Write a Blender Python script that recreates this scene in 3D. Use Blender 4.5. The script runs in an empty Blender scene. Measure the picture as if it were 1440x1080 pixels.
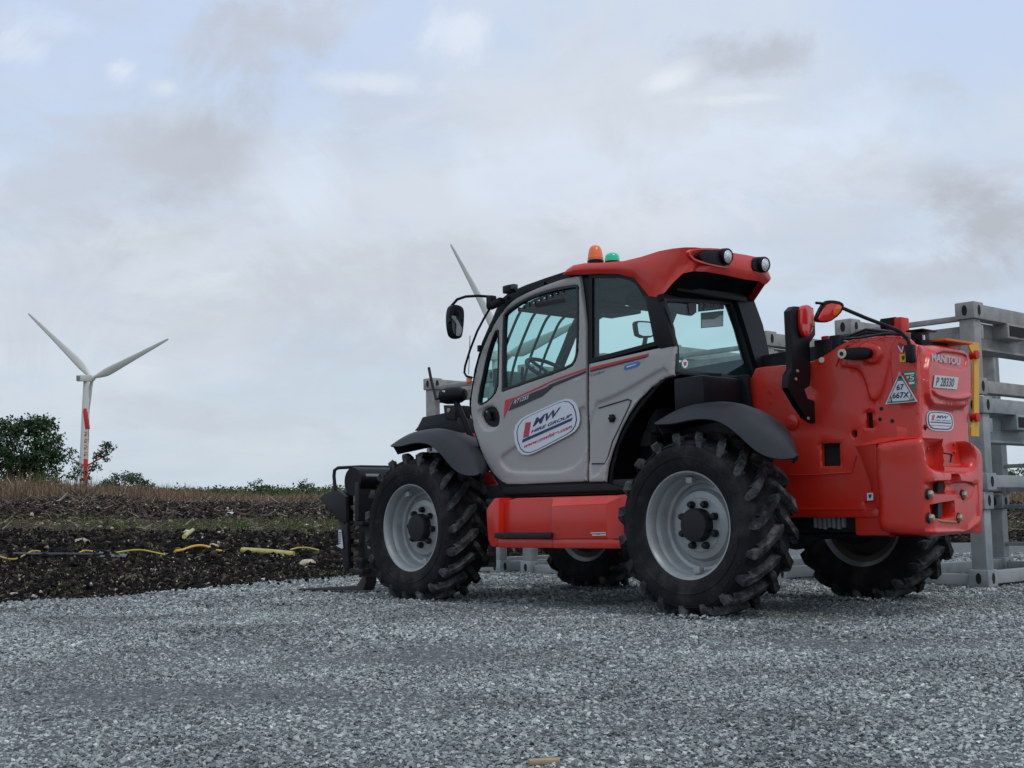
import bpy, bmesh, math, random
import numpy as np
from mathutils import Vector, Matrix, noise
from mathutils.geometry import delaunay_2d_cdt
random.seed(7); RNG = np.random.default_rng(7)
PI = math.pi
col = bpy.context.scene.collection

# ------------------------------------------------------------------ camera calibration and vehicle frame
F, CAMH, OX, OY, YAW, TILT = 1828.8, .8008, 1.972, 9.044, .7477, -.02603
PITCH = math.atan(150 / F)
FW = np.array([-math.sin(YAW) * math.cos(TILT), math.cos(YAW) * math.cos(TILT), math.sin(TILT)])
LF = np.array([-math.cos(YAW), -math.sin(YAW), 0.0]); UP = np.cross(FW, LF)
M3 = np.array([FW, LF, UP]); O3 = np.array([OX, OY, 0.0]); CAM = np.array([0, 0, CAMH])
MW = Matrix(((FW[0], LF[0], UP[0], OX), (FW[1], LF[1], UP[1], OY), (FW[2], LF[2], UP[2], 0), (0, 0, 0, 1)))

def ray(u, v):
    a = (u - 720) / F; b = -(v - 540) / F
    return np.array([a, math.cos(PITCH) - b * math.sin(PITCH), math.sin(PITCH) + b * math.cos(PITCH)])
CV = M3 @ (CAM - O3)

class Plane:
    """a plane in vehicle coordinates (x forward, y left, z up) measured from the photograph"""
    def __init__(s, o, n, ea=None):
        s.o = np.array(o, float); s.n = np.array(n, float); s.n /= np.linalg.norm(s.n)
        ea = np.array(ea if ea is not None else ((1, 0, 0) if abs(s.n[1]) > .6 else (0, -1, 0)), float)
        ea -= s.n * (ea @ s.n); s.ea = ea / np.linalg.norm(ea)
        eb = np.cross(s.n, s.ea)
        if eb[2] < 0: eb = -eb
        s.eb = eb
    def off(s, d): return Plane(s.o + s.n * d, s.n, s.ea)
    def px(s, u, v):
        d = M3 @ ray(u, v); t = ((s.o - CV) @ s.n) / (d @ s.n); p = CV + t * d - s.o
        return (float(p @ s.ea), float(p @ s.eb))
    def P(s, a, b, d=0): return s.o + s.ea * a + s.eb * b + s.n * d
    def p3(s, u, v, d=0):
        a, b = s.px(u, v); return s.P(a, b, d)
    def poly(s, pts): return [s.px(*p) for p in pts]
def ground_pt(u, v, H):
    d = ray(u, v)
    lo, hi = 2.0, 400.0
    t = lo
    while t < hi:
        p = CAM + d * t
        if p[2] <= H(p[0], p[1]): break
        t *= 1.004
    return CAM + d * t

# ------------------------------------------------------------------ materials
MATS = {}
def mat(name, color, rough=.5, metal=0, coat=0, var=0, vscale=8, bump=0, bscale=60, spec=.5, dirt=None, dscale=3, damt=.5, emis=None, dlo=.45, dhi=.7):
    if name in MATS: return MATS[name]
    m = bpy.data.materials.new(name); m.use_nodes = True; nt = m.node_tree; N = nt.nodes; L = nt.links
    b = N['Principled BSDF']; b.inputs['Base Color'].default_value = (*color, 1); b.inputs['Roughness'].default_value = rough
    b.inputs['Metallic'].default_value = metal; b.inputs['Coat Weight'].default_value = coat; b.inputs['Coat Roughness'].default_value = .12
    b.inputs['Specular IOR Level'].default_value = spec
    tc = N.new('ShaderNodeTexCoord')
    if var or dirt:
        n = N.new('ShaderNodeTexNoise'); n.inputs['Scale'].default_value = vscale; n.inputs['Detail'].default_value = 6
        L.new(tc.outputs['Object'], n.inputs['Vector'])
        r = N.new('ShaderNodeMapRange'); r.inputs[1].default_value = .3; r.inputs[2].default_value = .7
        r.inputs[3].default_value = 1 - var; r.inputs[4].default_value = 1 + var; L.new(n.outputs['Fac'], r.inputs[0])
        mx = N.new('ShaderNodeVectorMath'); mx.operation = 'SCALE'; mx.inputs[0].default_value = color; L.new(r.outputs[0], mx.inputs['Scale'])
        out = mx.outputs[0]
        if dirt:
            n2 = N.new('ShaderNodeTexNoise'); n2.inputs['Scale'].default_value = dscale; n2.inputs['Detail'].default_value = 9; n2.inputs['Roughness'].default_value = .65
            L.new(tc.outputs['Object'], n2.inputs['Vector'])
            r2 = N.new('ShaderNodeMapRange'); r2.inputs[1].default_value = dlo; r2.inputs[2].default_value = dhi; r2.inputs[4].default_value = damt
            L.new(n2.outputs['Fac'], r2.inputs[0])
            mm = N.new('ShaderNodeMix'); mm.data_type = 'RGBA'; L.new(r2.outputs[0], mm.inputs[0]); L.new(out, mm.inputs[6]); mm.inputs[7].default_value = (*dirt, 1)
            out = mm.outputs[2]
            r3 = N.new('ShaderNodeMapRange'); r3.inputs[3].default_value = rough; r3.inputs[4].default_value = min(1, rough + .3); L.new(r2.outputs[0], r3.inputs[0]); L.new(r3.outputs[0], b.inputs['Roughness'])
        L.new(out, b.inputs['Base Color'])
    if bump:
        n3 = N.new('ShaderNodeTexNoise'); n3.inputs['Scale'].default_value = bscale; n3.inputs['Detail'].default_value = 4
        L.new(tc.outputs['Object'], n3.inputs['Vector'])
        bp = N.new('ShaderNodeBump'); bp.inputs['Strength'].default_value = bump; bp.inputs['Distance'].default_value = .01
        L.new(n3.outputs['Fac'], bp.inputs['Height']); L.new(bp.outputs[0], b.inputs['Normal'])
    if emis: b.inputs['Emission Color'].default_value = (*emis[:3], 1); b.inputs['Emission Strength'].default_value = emis[3]
    MATS[name] = m; return m
RED = mat('red_paint', (.60, .019, .009), .34, coat=.25, var=.05, vscale=3, dirt=(.36, .10, .065), dscale=3.2, damt=.34, bump=.02, bscale=25)
REDM = mat('red_matt', (.55, .018, .010), .5, var=.08)
GREY = mat('cab_grey', (.345, .335, .325), .45, coat=.08, var=.03, vscale=4, dirt=(.24, .225, .20), dscale=1.5, damt=.25)
BLACK = mat('black_plastic', (.004, .0045, .0065), .42, var=.2, vscale=12, spec=.22)
BLACKM = mat('black_metal', (.009, .0095, .012), .5, var=.2, vscale=9, dirt=(.03, .027, .025), damt=.3, spec=.35)
GUARD = mat('guard_plastic', (.013, .0155, .021), .5, spec=.35, var=.06, vscale=5, dirt=(.05, .05, .05), damt=.35, dscale=4, bump=.05, bscale=200)
RUB = mat('seal_rubber', (.008, .009, .011), .5)
TYRE = mat('tyre_rubber', (.012, .012, .014), .78, spec=.2, var=.2, vscale=15, dirt=(.085, .08, .075), dscale=7, damt=.42, bump=.3, bscale=90, dlo=.46, dhi=.72)
LUG = mat('tyre_lug', (.020, .021, .024), .75, spec=.25, var=.25, vscale=15, dirt=(.17, .17, .165), dscale=11, damt=.75, bump=.4, bscale=70, dlo=.46, dhi=.66)
RIM = mat('rim_silver', (.36, .385, .39), .42, metal=.25, var=.05, dirt=(.15, .14, .12), dscale=6, damt=.45)
RIMIN = mat('rim_inside', (.10, .085, .08), .7, var=.2)
STEEL = mat('galvanised', (.27, .30, .305), .55, metal=.15, var=.18, vscale=9, dirt=(.40, .41, .40), dscale=4, damt=.7, bump=.08, bscale=40)
STEELW = mat('galvanised_weathered', (.33, .325, .31), .6, metal=.1, var=.18, vscale=9, dirt=(.22, .20, .18), dscale=4, damt=.7, bump=.08, bscale=40)
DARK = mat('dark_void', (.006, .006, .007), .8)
WHITE = mat('white_vinyl', (.62, .66, .72), .4)
NAVY = mat('navy_print', (.012, .02, .10), .4)
REDP = mat('red_print', (.50, .02, .03), .4)
REDP2 = mat('crimson_print', (.42, .03, .06), .4)
BLKP = mat('black_print', (.012, .012, .016), .4)
GRN = mat('green_print', (.03, .16, .09), .4)
SILV = mat('silver_letter', (.42, .42, .44), .3, metal=.5)
YEL = mat('yellow_paint', (.72, .38, .012), .45, var=.06)
BLUE = mat('blue_print', (.03, .16, .48), .4)
CHROME = mat('bolt_steel', (.38, .34, .26), .5, metal=.5)
LAMPR = mat('red_lens', (.62, .018, .012), .15, coat=.8)
LAMPO = mat('amber_lens', (.80, .13, .01), .18, coat=.8)
BEAC = mat('beacon_orange', (.85, .16, .02), .25, coat=.6)
BEACG = mat('beacon_green', (.0, .42, .22), .2, coat=.6, emis=(.0, .5, .25, .25))
LENS = mat('lamp_glass', (.78, .80, .80), .12, metal=.55, bump=.6, bscale=120)
MIRR = mat('mirror_glass', (.85, .87, .88), .03, metal=1)
SEATF = mat('seat_fabric', (.02, .02, .022), .8, var=.15)
CONS = mat('console', (.05, .06, .065), .6)
def glass_mat(name, tint, refl=.09):
    m = bpy.data.materials.new(name); m.use_nodes = True; nt = m.node_tree; N = nt.nodes; L = nt.links; N.clear()
    o = N.new('ShaderNodeOutputMaterial'); t = N.new('ShaderNodeBsdfTransparent'); t.inputs[0].default_value = (*tint, 1)
    g = N.new('ShaderNodeBsdfGlossy'); g.inputs['Roughness'].default_value = .02; g.inputs[0].default_value = (.9, .95, .95, 1)
    gg = N.new('ShaderNodeNewGeometry'); dt = N.new('ShaderNodeVectorMath'); dt.operation = 'DOT_PRODUCT'; L.new(gg.outputs['Incoming'], dt.inputs[0]); L.new(gg.outputs['Normal'], dt.inputs[1])
    def mm(op, a, b):
        q = N.new('ShaderNodeMath'); q.operation = op
        for i, z in enumerate((a, b)):
            if hasattr(z, 'links'): L.new(z, q.inputs[i])
            else: q.inputs[i].default_value = z
        return q
    lw = mm('ADD', mm('MULTIPLY', mm('POWER', mm('SUBTRACT', 1.0, mm('ABSOLUTE', dt.outputs['Value'], 0).outputs[0]).outputs[0], 5.0).outputs[0], .9).outputs[0], .03)
    mx = N.new('ShaderNodeMixShader'); L.new(lw.outputs[0], mx.inputs[0]); L.new(t.outputs[0], mx.inputs[1]); L.new(g.outputs[0], mx.inputs[2]); L.new(mx.outputs[0], o.inputs[0])
    return m
GLASS = glass_mat('tinted_glass', (.78, .94, .925))

# ------------------------------------------------------------------ mesh builder
class MB:
    def __init__(s): s.v = []; s.f = []; s.m = []; s.mats = []
    def mi(s, m):
        if m not in s.mats: s.mats.append(m)
        return s.mats.index(m)
    def add(s, vs, fs, m):
        k = len(s.v); i = s.mi(m); s.v += [tuple(map(float, p)) for p in vs]
        for f in fs: s.f.append([k + q for q in f]); s.m.append(i)
        return s
    def bm(s, b, m):
        b.verts.index_update(); s.add([v.co[:] for v in b.verts], [[v.index for v in f.verts] for f in b.faces], m); b.free(); return s
    def box(s, c, size, m, bevel=0, rot=None):
        b = bmesh.new(); bmesh.ops.create_cube(b, size=1)
        for v in b.verts: v.co = Vector((v.co.x * size[0], v.co.y * size[1], v.co.z * size[2]))
        if bevel: bmesh.ops.bevel(b, geom=b.edges[:] , offset=bevel, segments=2, profile=.6, affect='EDGES')
        R = rot if rot is not None else Matrix.Identity(3)
        for v in b.verts: v.co = R @ v.co + Vector(c)
        return s.bm(b, m)
    def box2(s, lo, hi, m, bevel=0):
        return s.box([(a + b) / 2 for a, b in zip(lo, hi)], [abs(b - a) for a, b in zip(lo, hi)], m, bevel)
    def prism(s, pl, poly, d0, d1, m, bevel=0):
        """2-D polygon on a Plane, extruded along its normal from d0 to d1"""
        b = bmesh.new(); n = len(poly)
        va = [b.verts.new(pl.P(x, y, d0)) for x, y in poly]; vb = [b.verts.new(pl.P(x, y, d1)) for x, y in poly]
        b.faces.new(va); b.faces.new(vb[::-1])
        for i in range(n): b.faces.new((va[i], vb[i], vb[(i + 1) % n], va[(i + 1) % n]))
        bmesh.ops.recalc_face_normals(b, faces=b.faces[:])
        if bevel: bmesh.ops.bevel(b, geom=b.edges[:], offset=bevel, segments=2, profile=.6, affect='EDGES')
        return s.bm(b, m)
    def lathe(s, prof, c, axis, m, n=48, cap=False):
        a = Vector(axis).normalized(); t = Vector((0, 0, 1)) if abs(a.z) < .9 else Vector((1, 0, 0)); u = a.cross(t).normalized(); w = a.cross(u)
        vs = []; k = len(prof)
        for i in range(n):
            q = 2 * PI * i / n; d = u * math.cos(q) + w * math.sin(q)
            for r, h in prof: vs.append(Vector(c) + a * h + d * r)
        fs = [[i * k + j, i * k + j + 1, ((i + 1) % n) * k + j + 1, ((i + 1) % n) * k + j] for i in range(n) for j in range(k - 1)]
        if cap: fs.append([i * k for i in range(n)]); fs.append([i * k + k - 1 for i in range(n)][::-1])
        return s.add(vs, fs, m)
    def tube(s, pts, r, m, n=10, cap=True):
        P = [Vector(p) for p in pts]; vs = []; rr = r if isinstance(r, (list, tuple)) else [r] * len(P)
        t0 = (P[1] - P[0]).normalized(); u = t0.cross(Vector((0, 0, 1))) if abs(t0.z) < .9 else t0.cross(Vector((1, 0, 0))); u.normalize()
        for i, p in enumerate(P):
            t = (P[min(i + 1, len(P) - 1)] - P[max(i - 1, 0)]).normalized(); u = (u - t * u.dot(t)).normalized(); w = t.cross(u)
            for k in range(n): q = 2 * PI * k / n; vs.append(p + (u * math.cos(q) + w * math.sin(q)) * rr[i])
        fs = [[i * n + k, i * n + (k + 1) % n, (i + 1) * n + (k + 1) % n, (i + 1) * n + k] for i in range(len(P) - 1) for k in range(n)]
        if cap: fs.append(list(range(n))[::-1]); fs.append([(len(P) - 1) * n + k for k in range(n)])
        return s.add(vs, fs, m)
    def sheet(s, rows, m, thick=None, closed=False):
        """a surface through rows of 3-D points; thick gives it a back"""
        a = np.array(rows, float); R, C = a.shape[:2]
        vs = [tuple(p) for p in a.reshape(-1, 3)]; fs = [[i * C + j, i * C + j + 1, (i + 1) * C + j + 1, (i + 1) * C + j] for i in range(R - 1) for j in range(C - 1)]
        if thick is not None:
            du = np.gradient(a, axis=0); dv = np.gradient(a, axis=1); n = np.cross(du, dv); n /= np.maximum(np.linalg.norm(n, axis=2, keepdims=True), 1e-9)
            b = a + n * thick; k = R * C; vs += [tuple(p) for p in b.reshape(-1, 3)]
            fs += [[k + q for q in f[::-1]] for f in fs[:]]
            ring = [i for i in range(C)] + [i * C + C - 1 for i in range(1, R)] + [(R - 1) * C + j for j in range(C - 2, -1, -1)] + [i * C for i in range(R - 2, 0, -1)]
            for i in range(len(ring)): p, q = ring[i], ring[(i + 1) % len(ring)]; fs.append([p, p + k, q + k, q])
        return s.add(vs, fs, m)
    def build(s, name, parent=None, angle=35, fix=True):
        me = bpy.data.meshes.new(name); me.from_pydata(s.v, [], s.f)
        for m in s.mats: me.materials.append(m)
        me.polygons.foreach_set('material_index', s.m); me.validate()
        if fix:
            b = bmesh.new(); b.from_mesh(me); bmesh.ops.recalc_face_normals(b, faces=b.faces[:]); b.to_mesh(me); b.free()
        me.shade_smooth(); me.set_sharp_from_angle(angle=math.radians(angle))
        o = bpy.data.objects.new(name, me); col.objects.link(o)
        if parent: o.parent = parent
        return o

def resample(poly, res):
    out = []
    for i in range(len(poly)):
        a = np.array(poly[i]); b = np.array(poly[(i + 1) % len(poly)]); n = max(1, int(round(np.linalg.norm(b - a) / res)))
        out += [tuple(a + (b - a) * k / n) for k in range(n)]
    return out
def smooth_poly(poly, it=2):
    """Chaikin corner cutting; a point given as (x, y, 1) stays sharp"""
    P = [(p[0], p[1], len(p) > 2) for p in poly]
    for _ in range(it):
        Q = []
        n = len(P)
        for i in range(n):
            a, b, c = P[i - 1], P[i], P[(i + 1) % n]
            if b[2]: Q.append(b)
            else: Q += [(b[0] * .75 + a[0] * .25, b[1] * .75 + a[1] * .25, False), (b[0] * .75 + c[0] * .25, b[1] * .75 + c[1] * .25, False)]
        P = Q
    return [(p[0], p[1]) for p in P]
def inside(poly, pts):
    x, y = pts[:, 0], pts[:, 1]; r = np.zeros(len(pts), bool); n = len(poly)
    for i in range(n):
        (x1, y1), (x2, y2) = poly[i], poly[(i + 1) % n]
        c = ((y1 > y) != (y2 > y)); r ^= c & (x < (x2 - x1) * (y - y1) / ((y2 - y1) if y2 != y1 else 1e-12) + x1)
    return r
def dist(poly, pts, closed=True):
    d = np.full(len(pts), 1e9); n = len(poly)
    for i in range(n if closed else n - 1):
        a = np.array(poly[i]); b = np.array(poly[(i + 1) % n]); ab = b - a; L = max(ab @ ab, 1e-12)
        t = np.clip(((pts - a) @ ab) / L, 0, 1); d = np.minimum(d, np.linalg.norm(pts - a - t[:, None] * ab, axis=1))
    return d
def panel(mb, pl, outer, holes, m, thick=.03, res=.035, er=.012, relief=(), d0=0, curve=None):
    """sculpted sheet-metal panel: outer outline with holes, rolled edges, relief areas (poly, depth, softness)"""
    outer = resample(outer, res); holes = [resample(h, res) for h in holes]
    allb = [outer] + holes
    pts = [p for q in allb for p in q]; edges = []; k = 0
    for q in allb: edges += [(k + i, k + (i + 1) % len(q)) for i in range(len(q))]; k += len(q)
    nb = len(pts)
    extra = []
    for q in allb:                      # rows just inside every edge
        for i in range(len(q)):
            a = np.array(q[i - 1]); b = np.array(q[i]); c = np.array(q[(i + 1) % len(q)]); t = c - a; L = np.linalg.norm(t)
            if L < 1e-9: continue
            nn = np.array([-t[1], t[0]]) / L
            for e in (er * .35, er):
                extra += [b + nn * e, b - nn * e]
    xs = [p[0] for p in outer]; ys = [p[1] for p in outer]
    for i in range(int((max(xs) - min(xs)) / res) + 2):
        for j in range(int((max(ys) - min(ys)) / res) + 2):
            extra.append(np.array([min(xs) + (i + .5 * (j % 2)) * res, min(ys) + j * res * .9]))
    for pol, dep, soft in relief:
        q_ = resample(pol, min(res * .7, max(soft * .8, .012)))
        for i in range(len(q_)):
            b = np.array(q_[i]); t = np.array(q_[(i + 1) % len(q_)]) - np.array(q_[i - 1]); L = np.linalg.norm(t)
            if L < 1e-9: continue
            nn = np.array([-t[1], t[0]]) / L
            for e in (-.52, -.26, 0, .26, .52): extra.append(b + nn * e * soft)
    E = np.array(extra); ok = inside(outer, E)
    for h in holes: ok &= ~inside(h, E)
    dd = dist(outer, E)
    for h in holes: dd = np.minimum(dd, dist(h, E))
    ok &= dd > er * .3
    pts += [tuple(p) for p in E[ok]]
    vs, _, fs, *_ = delaunay_2d_cdt([Vector(p) for p in pts], edges, [], 0, 1e-5)
    V = np.array([v[:] for v in vs]); C = np.array([(V[f[0]] + V[f[1]] + V[f[2]]) / 3 for f in fs])
    ok = inside(outer, C)
    for h in holes: ok &= ~inside(h, C)
    fs = [f for f, o in zip(fs, ok) if o]
    d = dist(outer, V)
    for h in holes: d = np.minimum(d, dist(h, V))
    z = np.where(d < er, -er * (1 - np.sqrt(np.clip(1 - (1 - d / er) ** 2, 0, 1))), 0) if er else np.zeros(len(V))
    for pol, dep, soft in relief:
        dp = dist(pol, V); sg = np.where(inside(pol, V), dp, -dp); t = np.clip(sg / soft + .5, 0, 1); z = z + dep * t * t * (3 - 2 * t)
    if curve is not None: z = z + curve(V[:, 0], V[:, 1])
    top = [pl.P(x, y, d0 + h) for (x, y), h in zip(V, z)]
    zb = curve(V[:, 0], V[:, 1]) if curve is not None else np.zeros(len(V))
    bot = [pl.P(x, y, d0 - thick + h) for (x, y), h in zip(V, zb)]
    n = len(top); F2 = [list(f) for f in fs] + [[n + i for i in f[::-1]] for f in fs]
    cnt = {}
    for f in fs:
        for i in range(3):
            a, b = f[i], f[(i + 1) % 3]; cnt[(a, b)] = 1
    for a, b in cnt:
        if (b, a) not in cnt: F2.append([b, a, n + a, n + b])
    return mb.add(top + bot, F2, m)

_dg = None
def text_poly(txt, size=1, shear=0, bold=0, sx=1):
    """outline of a text as a flat triangulated mesh in 2-D"""
    c = bpy.data.curves.new('t', 'FONT'); c.body = txt; c.size = size; c.shear = shear; c.offset = bold; c.align_x = 'CENTER'; c.align_y = 'CENTER'
    o = bpy.data.objects.new('t', c); col.objects.link(o); bpy.context.view_layer.update()
    me = bpy.data.meshes.new_from_object(o.evaluated_get(bpy.context.evaluated_depsgraph_get()))
    vs = [(v.co.x * sx, v.co.y) for v in me.vertices]; fs = [list(p.vertices) for p in me.polygons]
    bpy.data.objects.remove(o); bpy.data.curves.remove(c); bpy.data.meshes.remove(me)
    return vs, fs
def text(mb, pl, txt, a, b, m, width, height, ang=0, shear=0, bold=0, d=.004):
    """text fitted to width x height, centred on plane point (a, b), turned by ang"""
    vs, fs = text_poly(txt, 1, shear, bold)
    if not vs: return
    xs = [v[0] for v in vs]; ys = [v[1] for v in vs]; w = max(xs) - min(xs); h = max(ys) - min(ys); cx = (max(xs) + min(xs)) / 2; cy = (max(ys) + min(ys)) / 2
    sgn = TS(pl); P = []
    for x, y in vs:
        x = (x - cx) / w * width * sgn; y = (y - cy) / h * height
        P.append(pl.P(a + x * math.cos(ang) - y * math.sin(ang), b + x * math.sin(ang) + y * math.cos(ang), d))
    mb.add(P, fs, m)
def TS(pl):  # +1 when ea points to the viewer's right
    d = M3.T @ pl.ea; return 1 if d[0] > 0 else -1

def empty(name, label=None, cat=None, group=None, M=None, kind=None):
    o = bpy.data.objects.new(name, None); col.objects.link(o); o.empty_display_size = .3
    if M is not None: o.matrix_world = M
    tag(o, label, cat, group, kind); return o
def tag(o, label=None, cat=None, group=None, kind=None):
    if label: o['label'] = label
    if cat: o['category'] = cat
    if group: o['group'] = group
    if kind: o['kind'] = kind
    return o
# ================================================================== TELEHANDLER
def Zf(ox, oy, s): return lambda *pts: [(ox + p[0] / s, oy + p[1] / s) + tuple(p[2:]) for p in pts]
z1 = Zf(420, 330, 4); z2 = Zf(640, 330, 4.8); z3 = Zf(840, 330, 4.8); z4 = Zf(1060, 400, 3.789); z5 = Zf(1160, 580, 3.857)
z6 = Zf(640, 540, 4.8); z7 = Zf(430, 560, 3.6); z8 = Zf(840, 540, 3.175); z9 = Zf(1280, 460, 6.75); z10 = Zf(1230, 480, 9.72)
zb = Zf(700, 550, 10.8); zr = Zf(930, 400, 7.71); zc = Zf(440, 640, 5.4)
def pxs(pl, pts, it=0):
    q = [pl.px(p[0], p[1]) + tuple(p[2:]) for p in pts]
    return smooth_poly(q, it) if it else [(a[0], a[1]) for a in q]
def text3(mb, pl, txt, BL, BR, TL, m, shear=0, bold=0, d=.003):
    vs, fs = text_poly(txt, 1, shear, bold); xs = [v[0] for v in vs]; ys = [v[1] for v in vs]
    w = max(xs) - min(xs); h = max(ys) - min(ys); A, B, C = (np.array(pl.px(*q)) for q in (BL, BR, TL)); x0, y0 = min(xs), min(ys)
    mb.add([pl.P(*(A + (B - A) * ((x - x0) / w) + (C - A) * ((y - y0) / h)), d) for x, y in vs], fs, m)
def flat(mb, pl, pts, m, d=.002, th=.002, it=0):
    mb.prism(pl, pxs(pl, pts, it), d - th, d, m)

T = empty('telehandler', 'large red and grey telehandler with a glazed cab parked on the gravel', 'telehandler', M=MW)
SP = Plane((0, .96, .88), (0, 1, .04))
Y = lambda y: Plane((0, y, 1), (0, 1, 0))
Ya = lambda y: Plane((0, y, 0), (0, 1, 0))
RP = Plane((.237, 0, 1.58), (-1, 0, .2))
XP = lambda x: Plane((x, 0, 1), (-1, 0, 0))

# ---- wheels
def make_wheel(side, x, label):
    w = empty('wheel'); w.parent = T; w.location = (x, .985 * side, .583)
    s = side
    mb = MB()
    half = [(.335, .165), (.345, .185), (.37, .198), (.41, .208), (.46, .213), (.50, .208), (.522, .195), (.536, .175), (.543, .14), (.547, .07), (.548, 0)]
    prof = half + [(r, -y) for r, y in half[-2::-1]]
    mb.lathe([(r, y * s) for r, y in prof], (0, 0, 0), (0, 1, 0), TYRE, 96)
    for rr, yy in ((.43, .212), (.515, .204)):          # raised rings moulded in the sidewall
        mb.lathe([(rr - .004, (yy - .002) * s), (rr, (yy + .003) * s), (rr + .004, (yy - .003) * s)], (0, 0, 0), (0, 1, 0), TYRE, 96)
    NL = 19
    for k in range(22):                     # raised size marks and maker's bars moulded in the sidewall
        a = 2 * PI * (k // 11) / 2 + (k % 11) * .075 + .5; r_ = .472
        if k % 11 in (3, 7): continue
        mb.box((r_ * math.cos(a), .2125 * s, r_ * math.sin(a)), (.018 + .012 * (k % 3), .005, .022), TYRE, 0, Matrix.Rotation(-a, 3, 'Y'))

    for k in range(NL):
        for h in (1, -1):
            ph0 = 2 * PI * (k + (0 if h > 0 else .5)) / NL
            rows = []
            path = [(.502, .207, -.02, .016), (.535, .207, -.005, .028), (.572, .203, .01, .031), (.590, .180, .04, .030), (.597, .12, .115, .024), (.600, .06, .20, .023), (.600, .018, .265, .028), (.598, -.015, .295, .019)]
            sec = []
            for r, y, dph, wd in path:
                hh = .040 if y < .195 else (.022 if r > .53 else .006)
                a = ph0 + dph
                # top pair at radius r, base pair sunk in the carcass
                def pt(rad, ang, yy): return (-rad * math.cos(ang) * 1.0, yy * h, rad * math.sin(ang))
                wt = wd / r; wbs = (wd + .012) / r
                rb = r - .062 if y < .2 else r - .012
                yb = y if y < .2 else y - .03
                sec.append([pt(rb, a - wbs, yb), pt(r, a - wt, y + (.0)), pt(r, a + wt, y), pt(rb, a + wbs, yb)])
            vs = [p for q in sec for p in q]; fs = []
            for i in range(len(sec) - 1):
                for j in range(3): fs.append([i * 4 + j, i * 4 + j + 1, (i + 1) * 4 + j + 1, (i + 1) * 4 + j])
            fs.append([0, 1, 2, 3]); e = (len(sec) - 1) * 4; fs.append([e + 3, e + 2, e + 1, e])
            mb.add(vs, fs, LUG)
    ty = mb.build('tyre', w, 32)
    mb = MB()
    rp = [(.336, .160), (.346, .178), (.343, .184), (.334, .182), (.326, .170), (.318, .150), (.313, .125), (.316, .112), (.306, .098), (.296, .080), (.293, .050), (.286, .035), (.268, .028), (.262, .012), (.258, -.05), (.262, -.12), (.30, -.15), (.336, -.178), (.34, -.165)]
    mb.lathe([(r, y * s) for r, y in rp], (0, 0, 0), (0, 1, 0), RIM, 96)
    dp = [(.262, .004), (.235, .012), (.222, .034), (.215, .044), (.175, .050), (.168, .056), (.10, .056)]
    mb.lathe([(r, y * s) for r, y in dp], (0, 0, 0), (0, 1, 0), RIM, 72)
    mb.box((.02, .105 * s, .285), (.05, .05, .04), RIM, .006); mb.box((-.02, .105 * s, -.285), (.05, .05, .04), RIM, .006)
    mb.build('rim', w, 30)
    mb = MB()
    mb.lathe([(.108, .05 * s), (.108, .115 * s), (.100, .126 * s), (.05, .130 * s), (.0005, .130 * s)], (0, 0, 0), (0, 1, 0), BLACKM, 48)
    for k in range(8):
        a = 2 * PI * (k + .5) / 8
        c = (.140 * math.cos(a), .05 * s, .140 * math.sin(a))
        mb.lathe([(.024, 0), (.024, .028 * s), (.017, .045 * s), (.0005, .048 * s)], c, (0, 1, 0), BLACKM, 10)
    mb.build('wheel_hub', w, 40)
    mb = MB(); mb.lathe([(.33, -.16 * s), (.26, -.14 * s), (.255, .0), (.0005, .0)], (0, 0, 0), (0, 1, 0), RIMIN, 48)
    mb.build('inner_rim', w, 30)
    if label: w['label'] = label
    return w
wl = make_wheel(1, 0, None)
def copy_tree(o, parent=None):
    c = o.copy(); col.objects.link(c); c.parent = parent if parent else o.parent
    for ch in list(o.children): copy_tree(ch, c)
    return c
w2 = copy_tree(wl); w2.location = (2.81, .985, .583); w2.rotation_euler = (0, .31, 0)
wr = make_wheel(-1, 0, None); w4 = copy_tree(wr); w4.location = (2.81, -.985, .583); w4.rotation_euler = (0, .5, 0)

# ---- axles and chassis
for x in (0, 2.81):
    mb = MB(); mb.tube([(x, -.85, .583), (x, .85, .583)], .085, BLACKM, 20); mb.lathe([(.001, -.2), (.15, -.16), (.19, 0), (.15, .16), (.001, .2)], (x, 0, .583), (0, 1, 0), BLACKM, 24)
    for s in (-1, 1): mb.lathe([(.0005, .60 * s), (.15, .60 * s), (.17, .66 * s), (.17, .80 * s), (.13, .86 * s), (.0005, .87 * s)], (x, 0, .583), (0, 1, 0), BLACKM, 28)
    mb.build('axle', T)
mb = MB(); mb.box2((-1.0, -.36, .52), (3.15, .36, .80), BLACKM, .02); mb.box2((.75, -.9, .5), (1.95, .45, .95), BLACKM, .02)
mb.box2((.45, -.9, .8), (2.2, .5, .86), BLACKM)
for k in range(5): mb.tube([(-.9 + k * .02, .1 * k - .2, .5), (0, .1 * k - .2, .47 + .01 * k), (.9, .1 * k - .2, .5)], .012, RUB, 8)
mb.build('chassis_beam', T)
mb = MB()
for k in range(7): mb.box((-.42 - k * .035, .36, .60), (.022, .05, .10 + .01 * (k % 3)), STEEL, .006)
mb.box((-.53, .36, .645), (.28, .07, .03), BLACKM); mb.build('spring_pack', T)

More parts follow.
